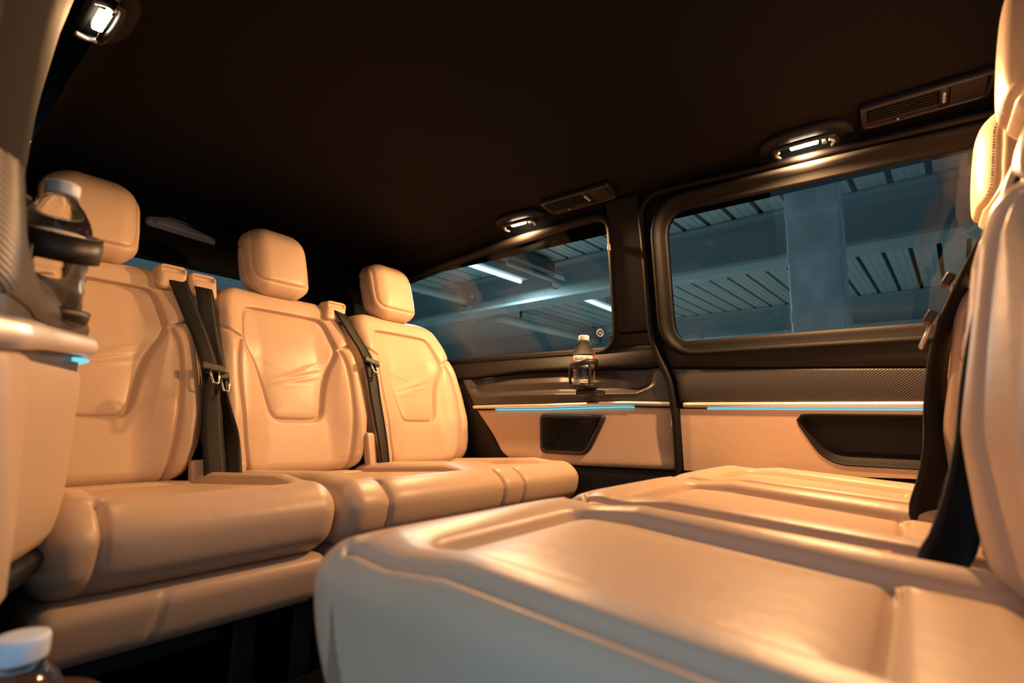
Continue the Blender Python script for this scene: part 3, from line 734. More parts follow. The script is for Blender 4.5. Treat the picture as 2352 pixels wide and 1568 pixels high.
def cushion_mesh(y0, y1, x0, x1, zb, zt, panels, vseams, r=.048, front_w=.085, rear_w=.085, drop=.04, edge=None, under=.03, plan=0.0):
    """x grows towards the sitter's knees; panels: list of (centre, half width)"""
    n = (150, int((y1-y0)/.0032), 34)
    Q, N, F = rbox((x0, y0, zb), (x1, y1, zt), r, n)
    x, y, z = Q.T; Nx, Ny, Nz = N.T
    wt = np.clip(Nz, 0, 1)**.7; wx = np.clip(Nx, 0, 1)**.7
    xf, xr = x1-front_w, x0+rear_w
    q = np.stack([x, y], -1); dist = np.full(len(x), 9.); inn = np.zeros(len(x)); polys = []
    for c, hw in panels:
        lp = roundpoly([(xr, c-hw*.92), (xf, c-hw), (xf, c+hw), (xr, c+hw*.92)], [.02, .035, .035, .02], 6)
        polys.append([*map(tuple, lp)]); lp = np.vstack([lp, lp[:1]]); top = Nz > .1
        dd = pdist(q, lp); dist = np.minimum(dist, np.where(top, dd, 9)); ii = inpoly(q, polys[-1]) & top; inn = np.maximum(inn, sstep(np.where(ii, dd, -dd), -.005, .005)*top)
        # side bolster seams on to the back
        for sgn in (-1, 1):
            dist = np.minimum(dist, np.where(top & (x < xr+.01), np.abs(y-(c+sgn*hw*.92)), 9))
    if edge: dist = np.minimum(dist, np.where((Nz > -.2) & (x < xf+.06), np.abs(np.abs(y)+.0*x-edge), 9))
    for yv in vseams:
        dist = np.minimum(dist, np.where((x > xf+.02) & ((Nx > .05) | (Nz > .2)), np.abs(y-yv), 9))
    puff = .010*(1-np.exp(-dist/.022))-.008*np.exp(-(dist/.005)**2)
    bol = np.ones(len(x))
    for c, hw in panels: bol = np.minimum(bol, sstep(np.abs(y-c), hw*.75, hw*1.15))
    t = np.clip((x-x0)/(x1-x0), 0, 1)
    zz_ = z+wt*(puff+.016*bol*np.clip((xf+.02-x)/.1, 0, 1)-.006*inn+.010*sstep(x, xf-.02, xf+.05))
    zz_ -= drop*(1-t)*np.clip((z-zb)/(zt-zb), 0, 1)
    zz_ -= .016*sstep(x, x1-.11, x1)**2*wt
    k = (z-zb)/(zt-zb)
    xx = x+wx*(puff*.9+.010*np.sin(np.pi*np.clip(k, 0, 1))) - under*(1-k)**2*(x > x1-r-.01)
    if plan: xx = xx-plan*sstep(np.abs(y), .09, .215)**2*sstep(x, x1-.16, x1)
    xx = xx-.00*z
    V = np.stack([xx, y, zz_+H], -1)
    c_ = q[F].mean(1); nz = Nz[F].mean(1); nx = Nx[F].mean(1); insf = np.zeros(len(F), bool)
    for p in polys: insf |= inpoly(c_, p) & (nz > .1)
    fr = ~insf & ((c_[:, 0] > xf) & ((nz > .05) | (nx > .3)))
    return split([('body', ~insf & ~fr), ('seat_panel', insf), ('front_roll', fr)], V, F)
def add_parts(parent, partname, parts, main, key=None, dy=0.0):
    """main mesh becomes the part; the rest hang below it as sub-parts; meshes are shared between alike seats"""
    nm = {'stitchL': 'stitching', 'stitchR': 'stitching', 'bolsterL': 'side_bolster', 'bolsterR': 'side_bolster'}
    global SEATC
    if key and key in SEATC:
        src = SEATC[key]; o = share(src['_main'], partname, parent, dy)
        for k, s_ in src.items():
            if k != '_main': share(s_, nm.get(k, k), o)
        return o
    o = mk(partname, *parts[main], LEA, parent, local=True); o.location = (0, dy, 0); store = {'_main': o}
    for k, (v, f) in parts.items():
        if k == main: continue
        store[k] = mk(nm.get(k, k), v, f, STITCH if k.startswith('stitch') else LEA, o, smooth=not k.startswith('stitch'), local=True)
    if key: SEATC[key] = store
    return o
_M = {}
def seatback(parent, key, shear, sw, dy=0.0):
    for kind, fn in (('backrest', backrest_mesh), ('headrest', headrest_mesh)):
        kk = kind+key
        if kk not in _M: _M[kk] = fn(key, shear, sw)
        o = add_parts(parent, kind, _M[kk], 'shell', kk, dy)
        if kind == 'headrest':
            for sgn in (-1, 1):
                V, F = tubemesh([(-.245+shear*.3, sgn*.05*sw, .33+H), (-.26+shear*.45, sgn*.05*sw, .46+H)], .0065, 10)
                mk('post', V, F, CHROME, o, local=True)
# ---- rear row (rows measured from the seat-back reference x=-1.44)
XR = -1.44
ys = (.323, .833, 1.323)
# single seat beside the near wall
S1 = thing('single_seat', 'tan leather single rear seat beside the open doorway pillar, with its own cushion', 'seat', (XR, ys[0], 0))
seatback(S1, 'rear', 0, 1)
CZB, CZT = -.262, -.132
cu = cushion_mesh(.165-ys[0], .607-ys[0], -.03, .552, CZB, CZT, [(.395-ys[0], .145)], [.232-ys[0]], front_w=.075)
add_parts(S1, 'cushion', cu, 'body')
def skirt(parent, y0, y1, seams, x1=.55, z0=-.356, z1=-.258, xb=.0):
    Q, N, F = rbox((xb, y0, z0), (x1-.012, y1, z1), .03, (60, int((y1-y0)/.006), 20)); x, y, z = Q.T
    d = np.full(len(x), 9.)
    for s_ in seams: d = np.minimum(d, np.abs(y-s_-.12*(z-z0)))
    k = (z-z0)/(z1-z0)
    xx = x-.035*(1-k)**1.5*(x > x1-.06)-.004*np.exp(-(d/.004)**2)*np.clip(N[:, 0], 0, 1)
    return mk('skirt', np.stack([xx, y, z+H], -1), F, LEA, parent, local=True)
skirt(S1, .172-ys[0], .607-ys[0], [.315-ys[0]])
# double seat
S2 = thing('double_seat', 'tan leather rear double seat with two backrests and one joined cushion', 'seat', (XR, (ys[1]+ys[2])/2, 0))
m2 = (ys[1]+ys[2])/2
seatback(S2, 'rear', 0, 1, ys[1]-m2); seatback(S2, 'rear', 0, 1, ys[2]-m2)
cu = cushion_mesh(.615-m2, 1.52-m2, -.03, .547, CZB-.004, CZT-.004, [(.875-m2, .15), (1.335-m2, .12)], [.725-m2, 1.11-m2, 1.20-m2], front_w=.075)
add_parts(S2, 'cushion', cu, 'body')
skirt(S2, .615-m2, 1.51-m2, [.85-m2, 1.2-m2], x1=.545)
# frames under the rear seats
def legs(parent, y0, y1, xa, xb):
    for yy in np.linspace(y0+.06, y1-.06, 2):
        mk('seat_foot', *box(xa, xb-.06, yy-.025, yy+.025, 0.0, .215), BLACK, parent, smooth=False, local=True, bevel=.006)
    mk('floor_rail', *box(xa-.04, xb-.12, y0+.03, y1-.03, .10, .14), BLACK, parent, smooth=False, local=True, bevel=.004)
legs(S1, .172-ys[0], .607-ys[0], .05, .40); legs(S2, .615-m2, 1.5-m2, .05, .40)
# tan belt guides on the shoulders
def guide(parent, dx, y, z, lean=0, w_=.036):
    Q, N, F = rbox((-.07, -w_, -.05), (.0, w_, .028), .016, (16, 20, 20)); x, yy, zz_ = Q.T
    slot = np.exp(-((zz_-.012)/.007)**2)*(np.abs(yy) < w_*.78)*np.clip(N[:, 0], 0, 1)
    V = np.stack([x-.018*slot-.35*zz_+dx, yy+y+lean*zz_, zz_+z+H+.0*x], -1)
    return mk('belt_guide', V, F, LEA, parent, local=True)
guide(S1, -1.602-XR, .500-ys[0], .386, .10); guide(S2, -1.602-XR, .580-m2, .378, 0); guide(S2, -1.607-XR, 1.022-m2, .385, .25, .04)
# tan belt stalks between backrest and cushion
def stalk(parent, x, y, z0, z1, w_=.02):
    Q, N, F = rbox((-.016, -w_, z0), (.016, w_, z1), .007, (6, 8, 20)); a, b, c = Q.T
    return mk('belt_stalk', np.stack([a+x-.25*(c-z0), b+y, c+H], -1), F, LEA, parent, local=True)
stalk(S1, -1.39-XR, .545-ys[0], -.21, -.115); stalk(S2, -1.39-XR, .632-m2, -.21, -.12); stalk(S2, -1.38-XR, 1.05-m2, -.21, -.05, .015); stalk(S2, -1.37-XR, 1.10-m2, -.21, -.11, .018)

# ---- facing row, same seats turned round and more upright
XM = .045
mids = [('A', .492), ('B', .93), ('C', 1.366)]
lab = {'A': 'tan leather rear-facing seat nearest the open door, cushion side in cool daylight', 'B': 'tan leather rear-facing seat in the middle of the facing row', 'C': 'tan leather rear-facing seat against the sliding door'}
MIDS = {}
for k, yc in mids:
    s_ = thing('facing_seat', lab[k], 'seat', (XM, yc, 0), 'rear-facing middle row seats', rotz=math.pi)
    MIDS[k] = s_
    seatback(s_, 'mid', .22, .87)
    if 'midc' not in _M:
        _M['midc'] = cushion_mesh(-.215, .215, -.03, .512, -.262, -.120, [(0, .140)], [], front_w=.095, rear_w=.10, drop=.032, r=.034, edge=.193, under=.055, plan=.012)
    add_parts(s_, 'cushion', _M['midc'], 'body', 'midc')
    skirt(s_, -.205, .205, [], x1=.46, z0=-.345, z1=-.25)
    legs(s_, -.2, .2, .05, .36)
    if k != 'C':
        bk = mk('belt_buckle', *box(.02, .085, -.2165, -.203, H-.20, H-.131), BLACK, s_, smooth=False, local=True, bevel=.004)
        mk('release_button', *box(.074, .088, -.2155, -.2045, H-.148, H-.129), LABELR, bk, smooth=False, local=True, bevel=.002, label='red release button')

# ================================================================== BELTS
def belt(name, label, group=None, loc=(0, 0, 0)):
    return thing(name, label, 'seat belt', loc, group)
def zc(P): return [(x, y, z+H) for x, y, z in P]
Yv = (0, 1, 0)
def tongue(parent, p, w_=.03, tilt=.2, lean=0.0, hang=.045):
    O = np.array(p)+np.array([0, 0, H]); e1 = np.array([0, 1, lean]); e1 /= np.linalg.norm(e1); e2 = np.array([-tilt, 0, 1]); e2 /= np.linalg.norm(e2); n = np.cross(e1, e2)
    mk('tongue_cover', *lbox(O, e1, e2, n, (-w_, w_), (-.011, .011), (-.006, .008)), BLACK, parent, smooth=False, bevel=.004)
    pts = [O-e1*.010+n*.004, O-e1*.010-e2*hang*.6+n*.010, O-e1*.006-e2*hang+n*.012, O+e1*.006-e2*hang+n*.012, O+e1*.010-e2*hang*.6+n*.010, O+e1*.010+n*.004]
    mk('tongue', *tubemesh(pts, .0032, 8, upv=(1, 0, 0)), STEEL, parent)
b1 = belt('seat_belt', 'black seat belt slanting from the single rear seat shoulder to the double buckle', loc=(-1.36, .56, -.17+H))
mk('strap', *ribbon(zc([(-1.622, .503, .392), (-1.590, .512, .355), (-1.545, .530, .28), (-1.495, .548, .20), (-1.455, .562, .12), (-1.430, .566, .04), (-1.402, .566, -.05), (-1.372, .566, -.12), (-1.352, .567, -.185)]), [Yv]*9, [.046, .046, .044, .040, .042, .046, .050, .052, .052]), WEB, b1)
tongue(b1, (-1.428, .560, .118), .031, .3, -.15)
b2 = belt('seat_belt', 'black seat belt dropping straight from the double seat shoulder beside the first belt', loc=(-1.38, .60, -.17+H))
mk('strap', *ribbon(zc([(-1.622, .575, .382), (-1.585, .576, .345), (-1.548, .576, .28), (-1.505, .575, .20), (-1.475, .578, .13), (-1.450, .590, .06), (-1.425, .604, -.01), (-1.405, .612, -.07), (-1.372, .615, -.18)]), [Yv, Yv, Yv, (.2, 1, 0), (.6, .8, 0), (.9, .4, 0), (.9, .4, 0), (.7, .7, 0), (.4, 1, 0)], .046), WEB, b2)
tongue(b2, (-1.440, .592, .100), .014, .3, -.1)
b3 = belt('seat_belt', 'black seat belt running between the two backrests of the double seat', loc=(-1.36, 1.085, -.17+H))
mk('strap', *ribbon(zc([(-1.625, 1.025, .392), (-1.588, 1.034, .352), (-1.545, 1.052, .29), (-1.500, 1.075, .22), (-1.465, 1.082, .15), (-1.440, 1.084, .07), (-1.412, 1.086, -.01), (-1.382, 1.085, -.09), (-1.352, 1.082, -.185)]), [(0, 1, -.15)]*4+[Yv]*5, [.046, .046, .045, .044, .044, .042, .040, .036, .032]), WEB, b3)
tongue(b3, (-1.472, 1.082, .190), .031, .4, -.25)
mk('stop_button', *lathe([(.004, 0), (.005, .002), (.003, .004)], 0, 0, 12), BLACK, b3, local=True).location = (-.083, .0, .31)
# belts of the facing row
m1 = belt('seat_belt', 'black seat belt lying down the side of the middle facing seat', loc=(.04, 1.1, -.15+H))
mk('strap', *ribbon(zc([(.215, .78, .440), (.150, .90, .372), (.112, 1.00, .305), (.078, 1.075, .235), (.050, 1.10, .165), (.034, 1.12, .09), (.028, 1.12, .03), (.024, 1.10, -.03), (.014, 1.09, -.08), (.00, 1.075, -.135), (.02, 1.07, -.17)]), [(.3, .8, .3), (.3, .8, .3), (.3, .9, .2), (.4, .9, 0), (.6, .8, 0), (.8, .6, 0), (.9, .4, 0), (.9, .5, 0), (.8, .6, 0), (.8, .6, 0), (.8, .6, 0)], [.040, .04, .04, .04, .04, .035, .035, .04, .045, .048, .048]), WEB, m1)
tongue(m1, (.032, 1.085, .185), .020, -.6, .0, .05)
tongue(m1, (.060, 1.085, .245), .016, -.6, .0, .012)
m2b = belt('seat_belt', 'wide black lap belt hanging beside the facing seat nearest the open door', loc=(.03, .71, -.15+H))
mk('strap', *ribbon(zc([(.128, .735, .30), (.098, .730, .22), (.072, .725, .14), (.052, .722, .06), (.042, .720, -.01), (.034, .716, -.06), (.022, .712, -.11), (.010, .708, -.140), (.015, .708, -.19)]), [(.5, .8, 0)]*3+[(.7, .7, 0)]*3+[(.8, .55, 0)]*3, [.040, .040, .036, .026, .030, .042, .048, .05, .05]), WEB, m2b)

# ================================================================== ROOF LAMPS AND VENTS
def lamp(label, X, Y, z, side, power=1.0):
    """side=+1: wall lies towards +Y"""
    t = thing('roof_lamp', label, 'lamp', (X, Y, z+H), 'roof lamps')
    e1 = np.array([1.0, 0, 0]); e2 = np.array([0, -side*1.0, .10]); e2 /= np.linalg.norm(e2); n = np.array([0, -side*.10, -1.0]); n /= np.linalg.norm(n)
    O = np.array([X, Y, z+H])
    out = roundpoly([(-.115, -.035), (.115, -.035), (.098, .022), (.045, .040), (-.045, .040), (-.098, .022)], [.02, .02, .03, .05, .05, .03], 8)
    L = resample(out, 64); g = lambda l, d: np.array([O+e1*a+e2*b+n*d for a, b in l])
    fix(mk('housing', *loops([g(L, -.012), g(L, .006), g(offset2(L, .006), .012), g(offset2(L, .016), .013)], True, True), BLACKS, t))
    hp = [(-.072, -.030), (-.070, -.008), (-.058, .006), (0, .010), (.058, .006), (.070, -.008), (.072, -.030)]
    fix(mk('grab_bar', *tubemesh(np.array([O+e1*a+e2*b+n*.022 for a, b in smooth_path(hp, 30)[:, :2]]), .0065, 10), BLACK, t))
    for sg in (-1, 1):
        q = smooth_path([(sg*.060, -.034), (sg*.066, -.016), (sg*.058, -.004)], 10)
        fix(mk('bracket', *tubemesh(np.array([O+e1*a+e2*b+n*.027 for a, b in q]), .0042, 8), CHROME, t, label='bright metal bracket'))
    mk('lens', *lbox(O, e1, e2, n, (-.032, .032), (-.018, -.002), (.012, .024)), LENSW if power else GREYL, t, smooth=False, bevel=.003, label='glowing warm lamp lens' if power else 'unlit frosted lens')
    mk('switch', *lbox(O, e1, e2, n, (.040, .050), (-.026, -.014), (.012, .024)), GREYL, t, smooth=False, bevel=.002)
    if not power: return t
    ld = bpy.data.lights.new('roof_lamp_light', 'SPOT'); ld.energy = LAMP_W*power; ld.color = WARM; ld.shadow_soft_size = .018; ld.spot_size = math.radians(172); ld.spot_blend = .2
    lo = bpy.data.objects.new('roof_lamp_light', ld); C.objects.link(lo); lo.parent = t; lo.location = tuple(n*.045-e2*.010)
    lo.rotation_euler = (side*-.10, 0, 0)
    return t
LYF, LYN = 1.425, 2*MID-1.425
lamp('lit roof lamp above the rear quarter window', -1.110, LYF, .746, 1)
lamp('lit roof lamp above the sliding door window', -.174, LYF, .748, 1, 1.4)
lamp('lit roof lamp above the doorway pillar', -1.110, .190, .722, -1, .20)
lamp('unlit roof lamp over the open doorway', -.174, LYN, .748, -1, 0)

def vent(label, X0, X1, side=1):
    Y0, Y1, Z0, Z1 = 1.368, 1.462, .748, .742
    t = thing('air_vent', label, 'air vent', ((X0+X1)/2, (Y0+Y1)/2, .74+H), 'roof air vents')
    O = np.array([X0, Y0, Z0+H]); e1 = np.array([X1-X0, 0, 0.0]); e2 = np.array([0, Y1-Y0, Z1-Z0]); n = np.array([0, -.06, -1.0])
    L = resample(roundpoly([(0, 0), (1.02, 0), (.97, 1), (-.02, 1)], [.06, .06, .06, .06], 5), 60)
    g = lambda l, d: np.array([O+e1*a+e2*b+n*d for a, b in l])
    ins = resample(roundpoly([(.05, .10), (.975, .10), (.945, .90), (.04, .90)], .03, 5), 60)
    mixl = lambda k: L*(1-k)+ins*k
    fr = fix(mk('frame', *loops([g(L, -.012), g(L, .004), g(mixl(.25), .009), g(mixl(.8), .009), g(ins, .005), g(ins, -.010)], True, True), VENTM, t))
    for k in range(5):
        b = .13+.115*k
        mk('slat', *lbox(O, e1, e2, n, (.055, .60), (b, b+.045), (-.006, .005)), BLACK, t, smooth=False)
    mk('lower_lip', *lbox(O, e1, e2, n, (.045, .64), (.72, .90), (-.006, .006)), VENTM, t, smooth=False, bevel=.001)
    sl_ = mk('slider', *lbox(O, e1, e2, n, (.27, .36), (.745, .84), (.004, .011)), BLACK, t, smooth=False, bevel=.002)
    mk('slider_tab', *lbox(O, e1, e2, n, (.28, .30), (.755, .83), (.009, .0135)), CHROME, sl_, smooth=False, bevel=.001)
    kb = mk('knob_plate', *lbox(O, e1, e2, n, (.61, .68), (.10, .88), (-.006, .008)), BLACK, t, smooth=False, bevel=.001)
    mk('knob', *lbox(O, e1, e2, n, (.632, .658), (.22, .62), (.006, .014)), CHROME, kb, smooth=False, bevel=.002)
    mk('cover_panel', *lbox(O, e1, e2, n, (.69, .945), (.115, .885), (-.006, .006)), VENTM, t, smooth=False, bevel=.001)
vent('black roof air vent between the quarter window lamp and the door pillar', -.968, -.712)
vent('black roof air vent above the sliding door next to the facing headrests', -.046, .190)

# ================================================================== BOTTLES AND HOLDERS
def bottle(label, x, y, z0, h=.168, R=.037, group=None):
    t = thing('water_bottle', label, 'bottle', (x, y, z0+H), group)
    s = h/.168; Z = lambda q: z0+H+q*s
    prof = [(.030, 0), (.036, .002), (.037, .010), (.0355, .022), (.037, .030), (.0345, .038), (.037, .046), (.0350, .054), (.037, .061), (.0365, .066), (.0365, .098), (.037, .100), (.0365, .108), (.033, .120), (.026, .134), (.018, .145), (.0145, .149), (.0145, .156)]
    mk('body', *lathe([(r*R/.037, Z(q)) for r, q in prof], x, y, 36), CLEAR, t)
    rc = .0178
    cap = [(rc*.97, Z(.1505)), (rc, Z(.152)), (rc, Z(.165)), (rc*.96, Z(.1675)), (rc*.8, Z(.1682))]
    V, F = lathe(cap, x, y, 48)
    a = np.arctan2(V[:, 1]-y, V[:, 0]-x); k = 1+.012*np.cos(a*24)*((V[:, 2] > Z(.1515)) & (V[:, 2] < Z(.166)))
    V[:, 0] = x+(V[:, 0]-x)*k; V[:, 1] = y+(V[:, 1]-y)*k
    cp = mk('cap', V, F, CAPM, t, label='pale blue-white screw cap')
    mk('neck_ring', *lathe([(.0165, Z(.1455)), (.0175, Z(.147)), (.0165, Z(.1485))], x, y, 32), CLEAR, t)
    # wrap label, seen side faces the cabin
    def patch(a0, a1, q0, q1, r, th=.0006):
        n = max(3, int(abs(a1-a0)/6)); A = np.radians(np.linspace(a0, a1, n+1))
        V = [(x+rr*math.cos(b), y+rr*math.sin(b), Z(q)) for rr in (r, r+th) for q in (q0, q1) for b in A]; m = n+1; F = []
        for i in range(n):
            F += [(i, i+1, m+i+1, m+i), (2*m+i, 3*m+i, 3*m+i+1, 2*m+i+1), (i, 2*m+i, 2*m+i+1, i+1), (m+i, m+i+1, 3*m+i+1, 3*m+i)]
        F += [(0, m, 3*m, 2*m), (n, 2*m+n, 3*m+n, m+n)]
        return np.array(V), F
    c0 = math.degrees(math.atan2(-y, -x)); r = R*.99
    lb = fix(mk('label', *patch(c0-60, c0+50, .068, .097, r), LABELW, t, label='white printed label'))
    for a0, a1 in ((c0+50, c0+150), (c0-150, c0-60)):
        fix(mk('red_field', *patch(a0, a1, .068, .097, r), LABELR, t, label='red part of the label'))
    bars = [patch(c0+8+q*3.2, c0+8+q*3.2+random.choice([1.0, 1.6, 2.2]), .074, .088, r+.0006, .0004) for q in range(8)]
    bars += [patch(c0+6, c0+34, .0895, .0905, r+.0006, .0004)]
    mk('barcode', *merge(bars), LABELB, lb, smooth=False)
    txt = []
    for row in range(7):
        a = c0-52
        while a < c0-2:
            d = random.uniform(3, 9); txt.append(patch(a, min(a+d, c0-1), .072+.0033*row, .0735+.0033*row, r+.0006, .0004)); a += d+2.5
    mk('small_print', *merge(txt), plain('print_grey', (.18, .16, .15), .6) if 'print_grey' not in bpy.data.materials else bpy.data.materials['print_grey'], lb, smooth=False)
    fix(mk('navy_swoosh', *patch(c0+58, c0+74, .070, .080, r+.0006, .0004), LABELN, t))
    return t
def holder(label, x, y, z0, inward, tilt=.10, rh=.072, th=1.0):
    """inward = direction in Y towards the cabin"""
    t = thing('cup_holder', label, 'cup holder', (x, y, z0-.02+H))
    mk('base_dish', *lathe([(.026, z0-.012+H), (.042, z0-.010+H), (.0455, z0-.002+H), (.0465, z0+.006+H), (.043, z0+.006+H), (.042, z0-.002+H), (.02, z0-.0025+H)], x, y, 36), BLACK, t)
    n = 48; A = np.linspace(0, 2*math.pi, n, endpoint=False); rings = []
    for (r, dz_) in [(.0435, -.009), (.0475, -.010), (.0490, 0), (.0480, .009), (.0435, .009)]:
        rings.append(np.array([(x+r*math.cos(a), y+r*math.sin(a), z0+rh+dz_*th+H+tilt*r*math.cos(a)*1.6) for a in A]))
    V, F = loops(rings+[rings[0]]); fix(mk('ring', V, F, BLACK, t))
    for a in (-35, 215, 90 if inward < 0 else -90):
        c, s_ = math.cos(math.radians(a)), math.sin(math.radians(a))
        P = smooth_path([(x+.043*c, y+.043*s_, z0-.006+H), (x+.046*c, y+.046*s_, z0+.03+H), (x+.0465*c, y+.0465*s_, z0+rh-.004+H+tilt*.0465*c*1.6)], 12)
        mk('arm', *tubemesh(P, .005, 8), BLACK, t)
    mk('bracket', *box(x-.03, x+.05, *sorted((y+.005*inward, y-.06*inward)), z0-.030+H, z0-.011+H), BLACK, t, smooth=False, bevel=.005)
    return t
bottle('small water bottle with pale cap in the holder below the quarter window', -.862, 1.487, .121)
holder('black ring cup holder on the speaker wall below the quarter window', -.862, 1.487, .118, -1)
bottle('water bottle in the cup holder beside the doorway pillar', -.846, .128, .122)
holder('black ring cup holder on the panel beside the doorway pillar', -.846, .128, .118, 1, -.22, .094, 1.8)
bottle('water bottle standing low in the floor bin by the open doorway', -.566, .105, -.343)
BN = thing('bottle_bin', 'dark round floor bin holding a bottle by the open doorway', 'bin', (-.566, .105, 0))
mk('bin_body', *lathe([(.050, 0.0), (.056, .01), (.058, .30), (.060, .318), (.058, .322), (.054, .320), (.051, .30), (.049, .19), (.01, .19)], -.566, .105, 40), BLACK, BN)
mk('rim', *lathe([(.0535, .318), (.0605, .318), (.0615, .324), (.058, .328), (.0535, .325)], -.566, .105, 40), plain('warm_lit_rim', (.10, .06, .045), .35, metal=.6), BN)  # black rim; the copper tone of warm light is put into its colour

# ================================================================== THE GARAGE OUTSIDE
ang = -.055
def rotg(V):
    V = np.asarray(V, float); c, s_ = math.cos(ang), math.sin(ang); W = V.copy(); px, py = -1.0, 3.9
    W[:, 0] = px+(V[:, 0]-px)*c-(V[:, 1]-py)*s_; W[:, 1] = py+(V[:, 0]-px)*s_+(V[:, 1]-py)*c; return W
GZ = 1.5+H
GC = thing('garage_ceiling', 'sheet metal garage ceiling of long pale planks outside the windows', 'ceiling', (-3, 6, GZ), kind='structure')
V, F = box(-10.5, 4, 1.0, 12.2, GZ+.16, GZ+.20); fix(mk('backing', rotg(V), F, DECKG, GC, smooth=False))
x = -10.4
pl0 = None
while x < 3.8:
    V, F = box(x, x+.152, 1.1, 12.0, GZ, GZ+.045)
    rb = [box(x+.05, x+.056, 1.1, 12.0, GZ-.004, GZ+.01), box(x+.11, x+.116, 1.1, 12.0, GZ-.004, GZ+.01)]
    V, F = merge([(V, F)]+rb); mk('ceiling_plank', rotg(V), F, DECK, GC, smooth=False); x += .186
def ibeam(label, Yc, holes=()):
    t = thing('steel_beam', label, 'beam', (-3, Yc, GZ-.36), 'garage roof beams')
    zb = GZ-.36
    V, F = box(-10.4, 3.8, Yc-.13, Yc+.13, zb, zb+.03); mk('lower_flange', rotg(V), F, BEAM, t, smooth=False, bevel=.004)
    V, F = box(-10.4, 3.8, Yc-.13, Yc+.13, GZ-.03, GZ-.004); mk('upper_flange', rotg(V), F, BEAM, t, smooth=False, bevel=.004)
    out = [(-10.4, zb+.028), (3.8, zb+.028), (3.8, GZ-.028), (-10.4, GZ-.028)]
    hl = [[(hx+.085*math.cos(a), hz+.085*math.sin(a)) for a in np.linspace(0, 2*math.pi, 28, endpoint=False)] for hx, hz in holes]
    tris = tessellate_polygon([[Vector((*p, 0)) for p in L] for L in [out]+hl]); flat = out+[p for L in hl for p in L]
    Vv = [(a, Yc-.012, b) for a, b in flat]+[(a, Yc+.012, b) for a, b in flat]; m = len(flat)
    F = [tuple(q) for q in tris]+[tuple(i+m for i in q) for q in tris]; s0 = len(out)
    for L in hl:
        k = len(L); F += [(s0+i, s0+(i+1) % k, m+s0+(i+1) % k, m+s0+i) for i in range(k)]; s0 += k
    mk('web', rotg(Vv), F, BEAM, t, smooth=False)
ibeam('grey steel beam with round pipe holes nearest the van windows', 3.93, [(-3.82, GZ-.20), (-2.62, GZ-.16), (2.6, GZ-.2)])
ibeam('grey steel beam behind the first one', 7.05)
ibeam('grey steel beam farthest from the van', 10.2)
def pipe(label, x, y0, y1, z, r=.045):
    t = thing('ceiling_pipe', label, 'pipe', (x, y0, z+H))
    mk('pipe_run', rotg(tubemesh([(x, y0, z+H), (x, (y0+y1)/2, z+H), (x, y1, z+H)], r, 14, upv=(1, 0, 0))[0]), tubemesh([(x, y0, 0), (x, (y0+y1)/2, 0), (x, y1, 0)], r, 14, upv=(1, 0, 0))[1], PIPE, t)
    for yy in np.linspace(y0+.5, y1-.4, 2):
        V, F = box(x-.012, x+.012, yy-.012, yy+.012, z+H, GZ); mk('hanger', rotg(V), F, LABELB, t, smooth=False)
pipe('pale ceiling pipe passing through the first beam', -3.82, 1.6, 4.4, 1.30)
pipe('pale ceiling pipe running out beyond the first beam', -4.08, 4.6, 7.6, 1.28, .06)
pipe('thin ceiling pipe through the beam hole beside the tube light', -2.62, 3.2, 4.8, 1.335, .022)
FT = thing('tube_light', 'lit fluorescent tube light under the garage ceiling', 'lamp', (-2.86, 3.0, 1.3+H))
V, F = merge([box(-2.93, -2.80, 1.9, 3.70, 1.335+H, 1.40+H), box(-2.89, -2.84, 1.9, 3.70, 1.40+H, 1.495+H)]); mk('fixture', rotg(V), F, BEAM, FT, smooth=False, bevel=.004)
V, F = tubemesh([(-2.865, 1.95, 1.315+H), (-2.865, 2.8, 1.315+H), (-2.865, 3.66, 1.315+H)], .018, 12, upv=(1, 0, 0)); mk('tube', rotg(V), F, TUBE, FT)
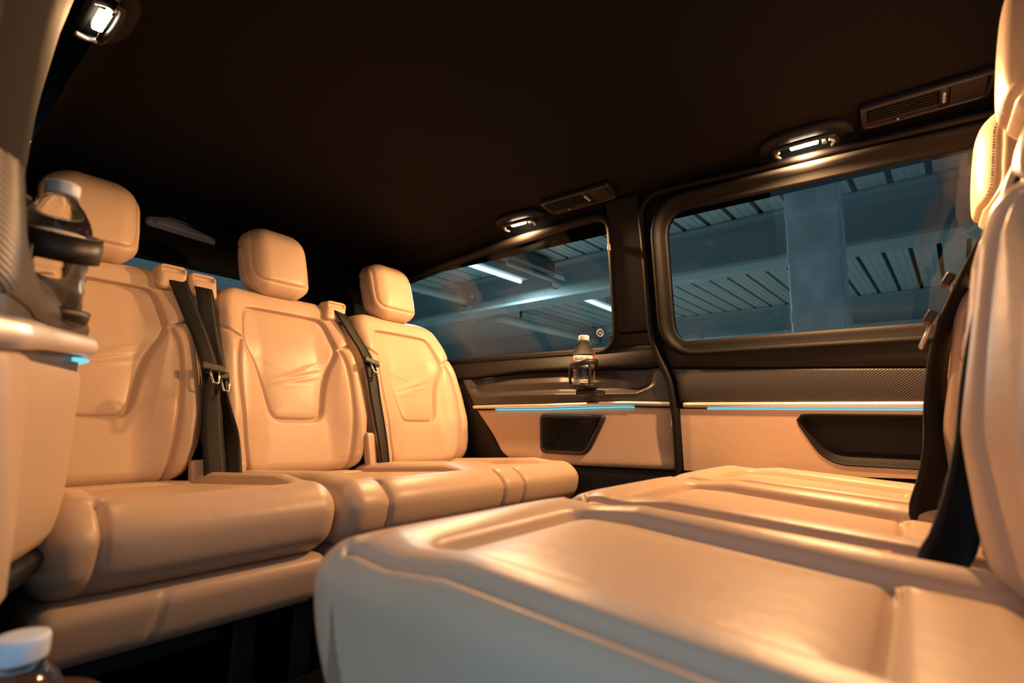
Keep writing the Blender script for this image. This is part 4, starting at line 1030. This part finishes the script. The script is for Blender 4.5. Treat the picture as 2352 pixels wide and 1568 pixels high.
V, F = merge([box(-2.66, -2.52, 2.2, 3.75, 1.36+H, 1.46+H)]); TR = mk('cable_tray', rotg(V), F, plain('tray_dark', (.10, .115, .115), .6), smooth=False, bevel=.005); tag(TR, 'dark cable tray beside the tube light', 'cable tray')
# added column, stands in for a bright reflection in the door glass
CO = thing('reflection_column', 'white column added outside the sliding door window in place of a reflection', 'column', (-.36, 3.2, -1.1+H))
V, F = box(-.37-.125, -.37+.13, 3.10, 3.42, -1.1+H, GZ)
mk('shaft', V, F, REFCOL, CO, smooth=False, bevel=.01)
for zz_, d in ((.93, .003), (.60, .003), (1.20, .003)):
    V, F = box(-.37-.125-d, -.37+.13+d, 3.10-d, 3.42+d, zz_+H-.035, zz_+H+.02); mk('reflection_band', V, F, REFCOL, CO, smooth=False, bevel=.006)
o = mk('wall_back', *box(-11, 5, 11.9, 12.1, -1.1+H, GZ+.1), WALLG, smooth=False); tag(o, 'plain grey back wall of the garage', 'wall', kind='structure')
o = mk('ground', *box(-14, 8, -8, 12.1, -1.2+H, -1.1+H), GFLOOR, smooth=False); tag(o, 'grey concrete garage floor', 'floor', kind='structure')
# the light of the tubes seen through the windows
def gl(x, y, z, e, sx_, sy_, rot):
    l = bpy.data.lights.new('garage_tube_light', 'AREA'); l.shape = 'RECTANGLE'; l.size = sx_; l.size_y = sy_; l.energy = e; l.color = (.74, .93, .97)
    o = bpy.data.objects.new('garage_tube_light', l); C.objects.link(o); o.location = (x, y, z+H); o.rotation_euler = rot
_p = rotg([(-2.865, 2.8, 0.0)])[0]
gl(_p[0], _p[1], 1.29, 190, .03, 1.7, (0, 0, ang))

FT4 = thing('tube_light', 'distant fluorescent tube light beyond the first beam', 'lamp', (-2.72, 5.4, 1.3+H))
mk('fixture', *box(-2.79, -2.65, 4.6, 6.1, 1.335+H, 1.49+H), BEAM, FT4, smooth=False, bevel=.004)
mk('tube', *tubemesh([(-2.72, 4.65, 1.315+H), (-2.72, 5.4, 1.315+H), (-2.72, 6.05, 1.315+H)], .018, 12, upv=(1, 0, 0)), TUBE, FT4)
gl(-2.72, 5.35, 1.29, 190, .03, 1.4, (0, 0, 0))
